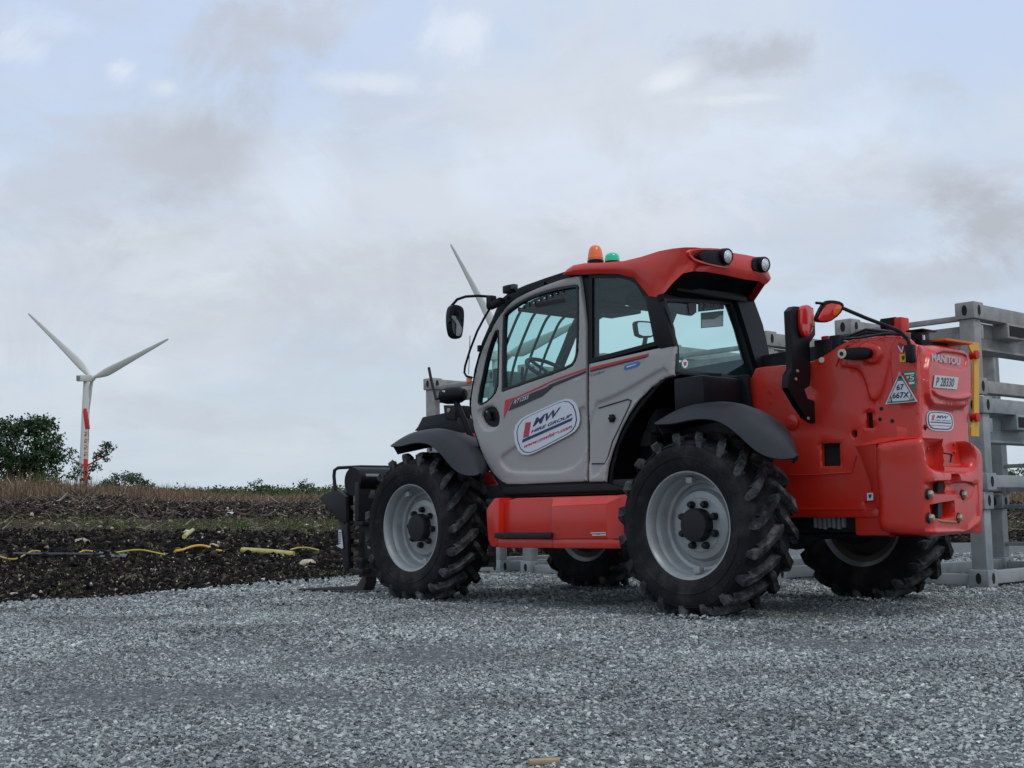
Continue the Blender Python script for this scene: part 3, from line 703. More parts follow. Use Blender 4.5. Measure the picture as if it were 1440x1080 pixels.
# beacons
mb = MB(); YB = Y(.62); c = YB.p3(837.5, 369); mb.lathe([(.062, -.03), (.062, .012), (.055, .02)], c, (0, 0, 1), BLACK, 32); mb.lathe([(.0585, .015), (.0585, .03), (.055, .06), (.048, .095), (.036, .118), (.018, .128), (.0005, .130)], c, (0, 0, 1), BEAC, 36)
mb.lathe([(.060, .028), (.0605, .034), (.058, .038)], c, (0, 0, 1), LAMPO, 36); mb.build('orange_beacon', T)
mb = MB(); c = YB.p3(861, 369.5); mb.lathe([(.058, -.03), (.058, .008), (.05, .012)], c, (0, 0, 1), BLACK, 32)
mb.lathe([(.054, .008), (.055, .03), (.052, .034), (.053, .04), (.048, .056), (.035, .068), (.018, .074), (.0005, .075)], c, (0, 0, 1), BEACG, 36); mb.build('green_beacon', T)
# ---- cab interior
mb = MB(); s_ = Y(.48); c = s_.p3(896, 412)
mb.box((.66, .50, 1.44), (.14, .46, .46), SEATF, .06, Matrix.Rotation(-.12, 3, 'Y')); mb.box((.92, .48, 1.20), (.5, .48, .16), SEATF, .05); mb.box((.85, .48, 1.05), (.4, .4, .3), BLACK, .03)
mb.build('seat', T)
mb = MB(); c = np.array(Y(.48).p3(772, 521)); ax = np.array((-.55, 0, .83))
u_ = np.array((.83, 0, .55)); pts = [c + .19 * (u_ * math.cos(a) + np.array((0, 1, 0)) * math.sin(a)) for a in np.linspace(0, 2 * PI, 33)]
mb.tube(pts, .016, BLACK, 8, False); mb.tube([c - ax * .45, c - ax * .02], .035, BLACK, 12)
for a in (0.4, 2.5, 4.6): mb.tube([c - ax * .02, c + .18 * (u_ * math.cos(a) + np.array((0, 1, 0)) * math.sin(a))], .013, BLACK, 8)
mb.build('steering_wheel', T)
mb = MB(); cc = np.array(Y(.3).p3(735, 530)); mb.box(cc + np.array((0, 0, -.08)), (.12, .42, .22), CONS, .04, Matrix.Rotation(.4, 3, 'Y')); mb.box((1.75, .48, 1.15), (.3, .8, .6), BLACK, .04); mb.box((.95, .18, 1.40), (.55, .18, .10), BLACK, .03)
mb.box(cc + np.array((.05, .22, -.02)), (.05, .10, .16), BLACK, .02); mb.tube([cc + np.array((-.1, .1, -.2)), cc + np.array((-.12, .12, .02))], .012, BLACK, 8)
mb.build('dashboard', T)

# ---- mudguards
def guard():
    low = z8((262, 184), (300, 184), (350, 181), (430, 160), (520, 160), (590, 195), (650, 250), (705, 300), (760, 331), (835, 343), (886, 334))
    top = z8((262, 180), (310, 152), (370, 121), (440, 98), (530, 84), (620, 89), (710, 115), (790, 178), (845, 240), (878, 290), (890, 326))
    yo = [1.16, 1.185, 1.2, 1.2, 1.2, 1.2, 1.2, 1.2, 1.2, 1.2, 1.19]; yr = [1.14, 1.10, 1.05, 1.02, 1.0, 1.0, 1.0, 1.02, 1.05, 1.09, 1.16]
    rows = [[], [], [], [], [], []]
    for a, b, y0, y1, y2 in zip(low, top, yo, yr, [1.1, .92, .75, .66, .64, .66, .72, .80, .90, 1.0, 1.12]):
        E = Y(y0).p3(*a); Tt = Y(y1).p3(*b); Ct = np.array((Tt[0] * .5 + E[0] * .5, y0 * .72 + y1 * .28 + .0, Tt[2] * .62 + E[2] * .38)); C2 = np.array((Tt[0] * .85 + E[0] * .15, y0 * .35 + y1 * .65, Tt[2] * .93 + E[2] * .07))
        rad = np.array((Tt[0], 0, Tt[2] - .583)); rad /= np.linalg.norm(rad)
        for r_, p in zip(rows, (E, Ct, C2, Tt, Tt * np.array((1, 0, 1)) + np.array((0, y1 * .6 + y2 * .4, 0)) - rad * .02, Tt * np.array((1, 0, 1)) + np.array((0, y2, 0)) - rad * .07)): r_.append(p)
    A = np.array(rows)
    # finer along the length
    t = np.linspace(0, A.shape[1] - 1, 41); B_ = np.zeros((6, 41, 3))
    for i in range(6):
        for k in range(3):
            B_[i, :, k] = np.interp(t, range(A.shape[1]), A[i, :, k])
        for _ in range(5): B_[i, 1:-1] = (B_[i, :-2] + 2 * B_[i, 1:-1] + B_[i, 2:]) / 4
    m = MB(); m.sheet([list(r) for r in B_], GUARD, -.012); return m.build('mudguard', T, 60)
mg = guard()
mg2 = mg.copy(); col.objects.link(mg2); mg2.location = (2.81, 0, 0)
for x in (-.25, 2.56): mb = MB(); mb.tube([(x, .5, 1.2), (x, .8, 1.27), (x, 1.0, 1.28)], .02, BLACKM, 10); mb.build('mudguard_bracket', T)

# ---- front of the machine
mb = MB(); pl = Y(.62); mb.prism(pl, pxs(pl, z7((548, 165), (565, 145), (590, 95), (700, 74), (765, 98), (790, 175))), -.25, 0, BLACK, .01); mb.prism(pl, pxs(pl, z7((705, 35), (765, 35), (765, 110), (712, 105))), -.15, .02, BLACKM, .008)
mb.lathe([(.018, 0), (.018, .01), (.0005, .012)], pl.p3(*z7((735, 62))[0], .02), (0, 1, 0), CHROME, 10)
mb.build('front_cover', T)
mb = MB(); hc = np.array(Y(.8).p3(635, 556)); ax_ = (-.45, .75, -.05)
mb.lathe([(.0005, -.13), (.045, -.125), (.066, -.08), (.072, -.02), (.070, .04), (.058, .09), (.035, .105), (.0005, .108)], hc, (.94, .30, .0), BLACK, 28)
hl = mb.build('headlight', T); mb = MB(); mb.box(hc + np.array((.02, .066, .015)), (.035, .012, .045), LENS, .005); mb.build('marker_lens', hl)
mb = MB(); mb.tube([hc + np.array((-.05, 0, -.05)), hc + np.array((-.09, -.05, -.2)), hc + np.array((-.15, -.1, -.4))], .025, BLACKM, 10); mb.tube([hc + np.array((.05, 0, 0)), hc + np.array((.16, .03, -.02)), hc + np.array((.22, .03, .14)), hc + np.array((.25, .03, .25))], .012, BLACKM, 8); mb.build('headlight_bracket', hl)
# mirror on its arm
mb = MB(); PM = XP(2.2); PS = Y(.98)
arm = [PS.p3(*p) for p in [(697, 424), (690, 430)]]
A1 = [PS.p3(700, 425), PS.p3(690, 424), np.array(PS.p3(688, 417)), Y(1.03).p3(672, 416), Y(1.08).p3(655, 417), Y(1.1).p3(643, 421), Y(1.12).p3(635, 430), Y(1.12).p3(632, 445), Y(1.12).p3(633, 452)]
mb.tube(A1, .011, BLACK, 10); mb.box(PS.p3(691, 425), (.06, .06, .10), BLACK, .01); mb.box(PS.p3(697, 427), (.16, .06, .05), BLACK, .012, Matrix.Rotation(.2, 3, 'Y'))
A2 = [PS.p3(*p) for p in [(690, 432), (681, 447), (671, 466), (661, 492), (654, 515), (653, 524), (656, 529), (664, 531)]]
mb.tube(A2, .009, BLACK, 8)
mr = mb.build('mirror_arm', T)
PV = Plane(Y(1.12).p3(642, 452), (-1, .06, -.02)); mb = MB()
mo = pxs(PV, [(636, 427), (651, 430), (654, 440), (652, 466), (649, 477), (636, 475), (632.5, 460), (632, 440)], 2); mb.prism(PV, mo, -.055, 0, BLACK, .012); mb.tube([PV.p3(630, 451), PV.p3(633, 452)], .02, BLACK, 8)
mi = mb.build('mirror', T); mb = MB(); mb.prism(PV, smooth_poly(pxs(PV, [(638, 432), (649, 434), (651, 443), (649, 470), (646, 473), (638, 471), (635, 457), (635, 440)]), 1), .001, .003, MIRR); mb.build('mirror_glass', mi)
mb = MB(); PW = XP(1.9); PW = Plane(Y(-.75).p3(908, 463), (-1, .25, 0)); mo = pxs(PW, [(893, 452), (899, 450.5), (918, 452), (923, 459), (923, 474), (897, 475), (894, 462)], 1); mb.prism(PW, mo, -.05, 0, BLACK, .008); mb.tube([PW.p3(908, 474), PW.p3(905, 490), PW.p3(905, 530)], .02, BLACK, 8)
mi2 = mb.build('mirror', T); mb = MB(); mb.prism(PW, pxs(PW, [(896, 454), (900, 453), (917, 454.5), (920.5, 460), (920.5, 472), (899, 472.5), (897, 462)], 1), .001, .003, MIRR); mb.build('mirror_glass', mi2)
mb = MB(); mb.tube([PS.p3(661, 472), PS.p3(659, 526)], .003, BLACK, 6); mb.box(PS.p3(674, 490), (.03, .02, .05), BLACK, .005); mb.build('antenna', T)
mb = MB(); mb.box(PS.p3(657, 535, -.02), (.05, .02, .05), LAMPO, .006); mb.build('indicator_lamp', T)
mb = MB(); mb.box(PS.p3(716, 407), (.09, .06, .06), BLACK, .01); mb.box(PS.p3(719, 404), (.1, .05, .04), CONS, .01); mb.build('roof_bracket', T)

# ---- boom, engine cover
mb = MB(); YBm = Y(.0)
mb.prism(YBm, [(-1.05, .50), (-1.05, .74), (-.2, .79), (2.0, .70), (2.6, .62), (2.6, .32), (-.2, .45)], -.30, 0, BLACKM, .012)
bo = mb.build('boom', T)
mb = MB(); mb.prism(YBm, [(2.5, .33), (2.5, .58), (3.45, .58), (3.62, .47), (3.55, .26)], -.27, -.02, RED, .01)
D = YBm.off(-.018); flat(mb, D, [(640, 584), (662, 582), (662, 572), (640, 574)], BLKP, .002); text3(mb, D, 'MAN', (643, 583), (661, 581), (643, 576), WHITE, 0, .02, .005); mb.build('boom_extension', bo)
mb = MB(); mb.prism(YBm, [(3.3, .5), (3.62, .5), (3.95, .1), (4.1, -.3), (4.1, -.7), (3.85, -.75), (3.7, -.2), (3.35, .2)], -.28, -.03, BLACKM, .015); mb.build('boom_head', bo)
mb = MB(); mb.box2((.25, -1.12, .85), (2.35, -.40, 1.50), BLACK, .06); mb.box2((.4, -1.0, 1.49), (1.6, -.5, 1.58), BLACK, .03); mb.build('engine_cover', T)
mb = MB(); mb.box2((-.95, -.55, .7), (-.3, .40, 1.45), DARK); mb.build('rear_frame_core', T)
mb = MB()
mb.box2((-.9, -.40, .75), (-.05, -.36, 1.60), RED, .015); mb.build('chassis_side_plate', T)
# valves and hoses behind the cab
mb = MB(); v = lambda u, w, y=.35: np.array(Y(y).p3(u, w))
mb.box(v(1165, 492), (.14, .12, .13), BLACKM, .01); mb.box(v(1180, 487), (.08, .1, .14), BLACKM, .01); mb.box(v(1162, 477), (.05, .05, .04), REDM, .008); mb.box(v(1156, 495), (.07, .05, .10), RED, .01)
mb.lathe([(.018, 0), (.018, .04), (.0005, .04)], v(1158, 507, .42), (-.3, 1, 0), mat('ivory', (.5, .5, .42), .5), 16); mb.lathe([(.013, 0), (.013, .02), (.0005, .02)], v(1153, 492, .38), (0, 1, 0), CHROME, 12)
for k in range(5):
    a = v(1175 + 3 * k, 480 + 2 * k); b = v(1262 - 4 * k, 468 + k, .25); mb.tube([a, (a + b) / 2 + np.array((0, 0, .05 - .012 * k)), b], .009, RUB, 8)
for k in range(4): mb.tube([v(1170 + 4 * k, 487), v(1174 + 4 * k, 476 + k), v(1184 + 5 * k, 480 + k)], .008, CHROME if k % 2 else RUB, 8)
mb.box(v(1264, 460, -.1), (.10, .10, .12), REDM, .01); mb.box(v(1254, 455, -.1), (.12, .10, .07), BLACK, .01)
mb.build('hydraulic_valve', T)
# rear left lamp on bracket
mb = MB(); XL = XP(-.5)
mb.prism(XL, pxs(XL, z4((192, 140), (215, 115), (318, 122), (328, 200), (330, 270), (300, 312), (306, 480), (302, 540), (272, 560), (290, 608), (345, 625), (345, 720), (325, 738), (285, 712), (240, 650), (200, 580), (180, 550), (185, 480), (205, 450), (200, 300))), -.05, 0, BLACK, .008)
mb.tube([XL.p3(1141, 575, -.03), np.array((-.45, .46, 1.30))], .03, BLACK, 10)
for p in z4((230, 462), (222, 505), (288, 714)): mb.lathe([(.010, 0), (.010, .008), (.0005, .01)], XL.p3(*p), (-1, 0, 0), CHROME, 10)
lb = mb.build('lamp_bracket', T)
mb = MB(); mb.prism(XL, pxs(XL, z4((233, 118), (262, 108), (290, 122), (302, 170), (298, 240), (268, 292), (238, 262), (230, 190)), 1), 0, .035, LAMPR, .014); mb.prism(XL, pxs(XL, z4((285, 150), (300, 165), (296, 235), (284, 225)), 1), .02, .038, LAMPO, .004); mb.build('tail_lamp', lb)
mb = MB(); PL2 = Plane(Y(.47).p3(1166, 438), (-1, .55, -.15))
mb.prism(PL2, pxs(PL2, z4((325, 195), (348, 140), (378, 88), (420, 82), (472, 92), (488, 116), (462, 162), (405, 203), (352, 203)), 1), -.04, 0, BLACK, .01); mb.prism(PL2, pxs(PL2, z4((332, 190), (358, 142), (388, 98), (468, 108), (452, 155), (400, 196), (355, 198)), 1), 0, .022, LAMPR, .008)
mb.prism(PL2, pxs(PL2, z4((412, 150), (430, 112), (462, 112), (448, 150), (418, 172)), 1), .018, .027, LAMPO, .003)
R_ = Y(.47); mb.tube([PL2.p3(*p) for p in z4((330, 98), (372, 102))], .009, BLACK, 8)
mb.tube([R_.p3(*p) for p in z4((478, 128), (600, 180), (700, 218), (780, 250), (820, 285), (832, 330), (835, 385))], .012, BLACK, 10); mb.box(R_.p3(*z4((836, 368))[0]), (.05, .05, .11), BLACK, .01)
mb.tube([R_.p3(*p) for p in z4((822, 300), (780, 262), (700, 262), (560, 285), (480, 290))], .008, RUB, 8)
mb.build('tail_lamp', T)

# ---- rear cover
RC = Plane((-1.22, .45, 1.4), (-1, -.16, .03), (0, -1, 0))
mb = MB()
oc = smooth_poly([p + (1,) if i in (0,) else p for i, p in enumerate(pxs(RC, z4((882, 312), (915, 322), (1000, 322), (1080, 332), (1140, 352), (1170, 395), (1180, 480), (1172, 560), (1158, 640), (1148, 760), (1160, 900), (1160, 1000), (900, 1000), (868, 900), (872, 800), (895, 640), (890, 400))))], 1)
oc = [(max(a, .012), b) for a, b in oc]
up_ = pxs(RC, z4((905, 330), (1060, 338), (1120, 365), (1135, 420), (1132, 640), (1090, 660), (1000, 655), (900, 645)), 2)
bad = pxs(RC, z4((942, 358), (1100, 372), (1112, 395), (1102, 450), (1050, 452), (945, 425)), 1)
smi = pxs(RC, z4((918, 560), (960, 585), (1040, 598), (1100, 590), (1130, 580), (1125, 608), (1060, 622), (985, 612), (930, 592)), 1)
rib = pxs(RC, z4((868, 500), (888, 500), (888, 700), (872, 690)), 1)
curv = lambda x, z: -.35 * np.clip(x - .62, 0, 1) ** 1.5
panel(mb, RC, oc, [], RED, .14, .03, .03, [(up_, .032, .022), (bad, -.009, .008), (smi, .014, .014)])
cov = mb.build('rear_cover', T, 45)
RB = RC.off(.031)
mb = MB(); text3(mb, RB, 'MANITOU', z4((945, 408))[0], z4((1098, 430))[0], z4((945, 366))[0], SILV, 0, .03, .004); mb.build('brand_lettering', cov)
mb = MB(); RD = RC.off(.036)
flat(mb, RD, z9((230, 455), (455, 478), (438, 592), (215, 572)), mat('plate_white', (.52, .53, .54), .4), .003)
text3(mb, RD, 'P 28330', z9((236, 558))[0], z9((404, 568))[0], z9((250, 475))[0], BLKP, 0, .012, .005); mb.build('registration_plate', cov)
mb = MB(); R0 = RC.off(.002)
q0 = z9((150, 800), (395, 815), (412, 975), (165, 975)); flat(mb, R0, roundquad(z9((148, 790), (400, 808), (412, 992), (160, 978)), .40), WHITE, .003); flat(mb, R0, roundquad(z9((155, 800), (392, 816), (402, 980), (168, 968)), .40), NAVY, .0042); flat(mb, R0, roundquad(z9((165, 810), (380, 826), (390, 968), (178, 956)), .40), WHITE, .0054)
text3(mb, R0, 'MW', z9((238, 866))[0], z9((345, 872))[0], z9((248, 836))[0], NAVY, .1, .03, .007); flat(mb, R0, z9((202, 835), (225, 832), (215, 885), (192, 884)), REDP2, .007)
text3(mb, R0, 'HIRE GROUP', z9((225, 888))[0], z9((375, 896))[0], z9((226, 878))[0], NAVY, 0, .02, .007)
flat(mb, R0, z9((182, 896), (376, 908), (376, 918), (182, 906)), NAVY, .007); text3(mb, R0, 'www.mwhire.com', z9((185, 936))[0], z9((374, 946))[0], z9((185, 922))[0], REDP, .1, .02, .007)
mb.build('hire_sticker', cov)
for p in z4((922, 838), (922, 878), (1062, 850), (1065, 892)): mb = MB(); mb.lathe([(.012, 0), (.011, .012), (.0005, .015)], RC.p3(*p), RC.n, RED, 12); mb.build('cover_bolt', cov)
mb = MB(); hz = [RC.p3(*p, .03) for p in z4((975, 898), (1030, 908), (1022, 948))]; mb.tube(hz, .006, BLACK, 8); mb.build('latch_handle', cov)
# camera / number-plate lamp on top
mb = MB(); c = np.array(RC.p3(*z4((985, 285))[0], -.12)); mb.box(c, (.08, .11, .10), BLACK, .015); mb.box(c + np.array((0, -.02, .06)), (.12, .18, .012), BLACK, .004); mb.tube([c + np.array((0, .05, 0)), c + np.array((.02, .12, -.03)), c + np.array((.04, .16, -.10))], .008, BLACK, 8)
mb.box(c + np.array((-.045, .035, .01)), (.01, .015, .03), WHITE); mb.build('rear_camera', T)
# yellow marker panel on the far side
mb = MB(); YP = Plane((-1.08, -.52, 1.4), (-1, -.05, 0)); mb.prism(YP, pxs(YP, [(1362, 480), (1377, 482), (1377, 614), (1366, 613), (1366, 600), (1370, 594), (1370, 500), (1364, 490)]), -.012, 0, YEL)
mb.box(np.array(YP.p3(1340, 481, -.1)), (.3, .35, .015), mat('orange_edge', (.65, .16, .02), .5), .003)
for p in ((1371, 499), (1372, 587)): mb.lathe([(.03, -.03), (.03, .02), (.0005, .022)], YP.p3(*p), (-1, 0, 0), REDM, 16)
mb.build('marker_panel', T)

# ---- counterweight : a panel bent round the rear left corner
class Bent(Plane):
    def __init__(s, yc, xc, r):
        s.S = Plane((xc, yc, .8), (0, 1, .0), (-1, 0, 0)); s.R = Plane((xc, yc, .8), (-1, -.16, 0), (0, -1, 0)); s.r = r; s.n = s.R.n; s.c = np.array((xc, yc, 0.))
        s.cu = Zf(1160, 580, 3.857)(( 552, 0))[0][0]
    def px(s, u, v):
        a, b = s.S.px(u, v)
        if a <= 0: return (a, b)
        return s.R.px(u, v)
    def P(s, a, b, d=0):
        r = s.r; z = .8 + b
        ds = np.array((1., 0, 0)); dr = s.R.ea; nS = np.array((0, 1., 0)); nR = s.R.n
        if a <= -r: p = s.c + ds * (-a); n = nS
        elif a >= r: p = s.c + dr * a; n = nR
        else:
            t = (a + r) / (2 * r); p = (1 - t) ** 2 * (s.c + ds * r) + 2 * t * (1 - t) * s.c + t * t * (s.c + dr * r); n = nS * (1 - t) + nR * t; n = n / np.linalg.norm(n)
        p = p + n * d; return np.array((p[0], p[1], z))
BW = Bent(.52, -1.335, .07)
mb = MB()
out = BW.poly([p[:2] for p in z5((262, 168), (300, 158), (470, 132), (515, 138), (540, 180), (556, 245), (580, 295), (640, 316), (790, 320), (812, 290), (816, 235), (790, 150), (815, 160), (864, 210), (868, 400), (864, 600), (850, 632), (790, 655), (640, 672), (450, 668), (292, 650), (275, 600), (282, 500), (268, 400), (264, 280))])
out = smooth_poly(out, 1)
r1 = BW.poly(z5((552, 392), (600, 375), (685, 372), (690, 340), (712, 328), (735, 345), (738, 375), (800, 382), (818, 410), (812, 450), (770, 478), (740, 440), (585, 438), (570, 430))); r2 = BW.poly(z5((582, 505), (640, 492), (710, 482), (716, 560), (640, 575), (590, 565)))
shl = BW.poly(z5((262, 165), (520, 130), (535, 180), (400, 182), (300, 186)))
r3 = BW.poly(z5((545, 380), (545, 640), (780, 640), (840, 560), (830, 390)))
panel(mb, BW, out, [], RED, .30, .03, .04, [(r1, -.05, .014), (r2, -.06, .012), (r3, -.010, .02)])
cw = mb.build('counterweight', T, 45)
mb = MB()
fa = [BW.p3(*p, -.03) for p in z5((264, 172), (270, 300), (278, 420), (285, 520))]; pb = [PLY.p3(*p, .008) for p in z5((168, 182), (205, 260), (245, 370), (272, 480))]
mb.sheet([fa, [(a + b) / 2 + np.array((0, .012, 0)) for a, b in zip(fa, pb)], pb], RED, None)
tpz = [BW.p3(*p, -.02) for p in z5((264, 170), (380, 148), (500, 136))]; tq = [PLY.p3(*p, .008) for p in z5((168, 182), (300, 140), (440, 128))]
mb.sheet([tpz, tq], RED, None); mb.build('counterweight_fairing', cw, 60)
mb = MB(); mb.box2((-1.2, -.34, .50), (-.75, .44, .92), RED, .02); mb.build('counterweight_core', cw)
for p in z5((558, 443), (757, 447), (562, 572), (732, 572)):
    mb = MB(); c = BW.p3(*p, -.02); mb.lathe([(.034, 0), (.034, .012), (.0005, .012)], c, BW.n, DARK, 20); mb.lathe([(.024, .008), (.024, .028), (.015, .036), (.0005, .036)], c, BW.n, CHROME, 6)
    mb.build('counterweight_bolt', cw)
mb = MB(); mb.prism(BW.R, BW.poly(z5((640, 382), (668, 382), (668, 430), (640, 430))), -.06, -.03, DARK); mb.prism(BW.R, BW.poly(z5((640, 492), (662, 490), (662, 572), (640, 572))), -.06, -.03, BLACKM)
mb.tube([BW.p3(*p, -.01) for p in z5((586, 574), (640, 590), (720, 596))], .008, mat('worn_brass', (.40, .22, .08), .5, metal=.4), 8); mb.build('towing_hitch', cw)

# ---- fork carriage
CY = Y(.78)
mb = MB()
mb.prism(CY, pxs(CY, zc((50, 330), (70, 305), (175, 257), (245, 315), (252, 505), (225, 515), (205, 510))), -.04, 0, BLACKM, .006)
mb.prism(CY, pxs(CY, zc((200, 515), (250, 500), (262, 860), (240, 870), (195, 690))), -.05, -.01, BLACKM, .006)
for zz_ in (.62, .30, .20): mb.box2((4.0, -.8, zz_ - .02), (4.12, .76, zz_ + .02), BLACKM, .006)
mb.tube([CY.p3(*p, -.02) for p in zc((60, 332), (235, 515))], .018, BLACKM, 8)
for yy in (.35, -.1, -.45, -.8): mb.box2((4.02, yy - .04, .18), (4.10, yy, 1.0), BLACKM, .005)
for yy in (.62, .55, .48, .15): mb.tube([(3.95, yy, .95), (3.88, yy - .02, .70), (3.95, yy - .05, .45)], .014, RUB, 8)
for yy in (.66, .55): mb.box((3.98, yy, .42), (.10, .05, .05), mat('dusty_fitting', (.28, .25, .2), .7), .01); mb.box((3.97, yy, .30), (.06, .07, .03), mat('dusty_fitting', (.3, .27, .2), .7), .01)
for k in range(5): mb.box((3.99, .60, .36 + .05 * k + .11 * (k > 2)), (.06, .05 + .02 * (k % 2), .02), mat('dusty_fitting', (.3, .27, .2), .7), .005)
CF = CY.off(-.12)
for p, w_, h_ in (((292, 545), .07, .03), ((300, 560), .03, .05), ((296, 612), .03, .05), ((285, 625), .05, .025), ((285, 700), .09, .03), ((310, 716), .05, .05), ((265, 735), .03, .05), ((290, 775), .06, .02), ((288, 795), .07, .02), ((330, 745), .025, .04)):
    mb.box(CF.p3(*zc(p)[0]), (w_, .05, h_), mat('dusty_fitting', (.28, .25, .2), .7), .008, Matrix.Rotation(.3 * (h_ - w_) * 10, 3, 'Y'))
mb.tube([CF.p3(*zc(p)[0]) for p in ((270, 365), (370, 480))], .014, STEEL, 8); mb.tube([CF.p3(*zc(p)[0]) for p in ((350, 360), (365, 400), (355, 440))], .010, CONS, 8); mb.tube([CF.p3(*zc(p)[0]) for p in ((395, 350), (410, 400), (385, 450))], .010, CONS, 8)
CG = CY.off(-.10); mb.prism(CG, pxs(CG, [(504, 733), (532, 733), (532, 812), (504, 812)]), -.10, 0, BLACKM, .01)
for q in ([(484, 732), (520, 733), (520, 738), (484, 737)], [(484, 799), (520, 799), (520, 806), (484, 806)], [(485, 690), (492, 692), (492, 806), (486, 806)], [(485, 766), (508, 764), (508, 768), (485, 770)]): mb.prism(CG, pxs(CG, q), -.04, .01, BLACKM, .004)
mb.box2((3.8, -.2, .3), (4.0, .2, .9), BLACKM, .02); mb.box2((4.03, -.8, .64), (4.09, .775, .98), BLACKM, .01); mb.box2((4.0, -.5, .14), (4.08, .36, .66), BLACKM, .01)
fc = mb.build('fork_carriage', T)
mb = MB(); mb.prism(CY, pxs(CY, zc((195, 568), (215, 566), (230, 700), (222, 712), (175, 685), (198, 682))), .0, .003, WHITE)
for k in range(7): y0 = 585 + 14 * k; mb.prism(CY, pxs(CY, zc((200, y0), (214, y0 - 2), (215, y0 + 4), (201, y0 + 6))), .003, .0045, BLKP)
mb.build('data_plate', fc)
mb = MB(); c = np.array(CY.p3(*zc((288, 200))[0])) + np.array((.05, 0, 0)); R9 = .125
mb.lathe([(.0005, 0), (R9, 0), (R9 * 1.02, -.02), (R9, -1.45), (.0005, -1.45)], (c[0] - .05, .76, c[2]), (0, 1, 0), BLACK, 36); mb.box((c[0] - .16, 0, c[2] + .04), (.02, 1.4, .05), STEEL, .004)  # pale steel strip stands in for the highlight along the black cylinder
mb.build('hydraulic_cylinder', fc)
mb = MB(); g_ = CY
mb.tube([g_.p3(*p) for p in zc((170, 262), (160, 160), (165, 115), (190, 97))] + [np.array((4.3, .55, 1.13)), np.array((4.3, -.75, 1.13)), np.array((4.3, -.8, .95))], .016, BLACKM, 8)
for yy in (.3, .05, -.2, -.45): mb.tube([(4.3, yy, 1.13), (4.15, yy, .92)], .014, BLACKM, 8)
mb.build('load_backrest', fc)
for yy, nm in ((.62, 'fork'), (-.35, 'fork')):
    mb = MB(); mb.prism(Y(yy + .06), [(4.12, -.45), (4.12, -.86), (4.20, -.93), (5.15, -.985), (5.15, -.995), (4.10, -.972), (4.06, -.9), (4.06, -.45)], -.12, 0, mat('fork_steel', (.045, .038, .036), .6, var=.2), .003); mb.build(nm, fc)

# ================================================================== SETTING
def plane_h(x, y): return -(UP[0] * (x - OX) + UP[1] * (y - OY)) / UP[2]
def sm(a, b, t): t = np.clip((t - a) / (b - a), 0, 1); return t * t * (3 - 2 * t)
_ph = RNG.uniform(0, 6.28, (24, 2)); _dr = RNG.uniform(0, 6.28, 24)
def nz(x, y, sc, k0=0):
    """cheap sum-of-sines relief"""
    r = 0
    for i in range(8):
        a = _dr[(i + k0) % 24]; f = sc * (1 + .73 * i); r = r + np.sin((x * np.cos(a) + y * np.sin(a)) * f + _ph[(i + k0) % 24, 0]) * np.sin((y * np.cos(a) - x * np.sin(a)) * f * .83 + _ph[(i + k0) % 24, 1]) / (1 + .6 * i)
    return r
def pad_h(x, y):
    b = plane_h(x, y); return b + .006 * nz(x, y, .9)
def field_h(x, y):
    x = np.asarray(x, float); y = np.asarray(y, float)
    d = y + 1.4 * nz(x, y * .2, .12) - .10 * x
    base = -.27 + 0 * x
    base = base + .10 * np.exp(-((d - 28) / 3.0) ** 2) - .05 * np.exp(-((d - 33) / 2.5) ** 2)
    base = base + .44 * sm(47, 58, d) * (1 + .10 * nz(x, y, .25, 5))
    base = base + .35 * np.exp(-(((x + 19.5) / 2.6) ** 2 + ((y - 60) / 2.5) ** 2)) + .35 * sm(.45, .7, x / np.maximum(y, 1)) * sm(20, 45, y)
    near = 1 - sm(60, 90, d)
    rough = (.035 * nz(x, y, 2.2, 3) + .02 * nz(x, y, 6.5, 9)) * near
    base = base + rough
    lim = plane_h(x, y) - .09
    k = sm(17, 24, y)
    return np.where(y < 24, np.minimum(base, lim * (1 - k) + base * k), base)
def ground_field(u, v): return ground_pt(u, v, lambda x, y: float(field_h(x, y)))

# pad outline (world), following the gravel edge of the photograph
edge = []
for u, v in [(-60, 853), (0, 848), (30, 845), (60, 843.5), (100, 842.5), (140, 841), (180, 838), (220, 833), (260, 829), (300, 826.5), (340, 822), (380, 818), (430, 815), (480, 811.5), (530, 809), (580, 806), (640, 803)]:
    p = ground_pt(u, v, lambda x, y: float(plane_h(x, y)) ); edge.append((p[0], p[1]))
pad = [(-30, -12), (-16, .5), (-8.5, 7)] + edge + [(2.0, 24), (10, 25.5), (24, 20), (34, 4), (34, -12)]
pad = smooth_poly([(p[0], p[1]) for p in pad], 1)
pad = [(x + .05 * float(nz(x, y, 3.1)), y + .05 * float(nz(x, y, 2.7, 4))) for x, y in resample(pad, .35)]

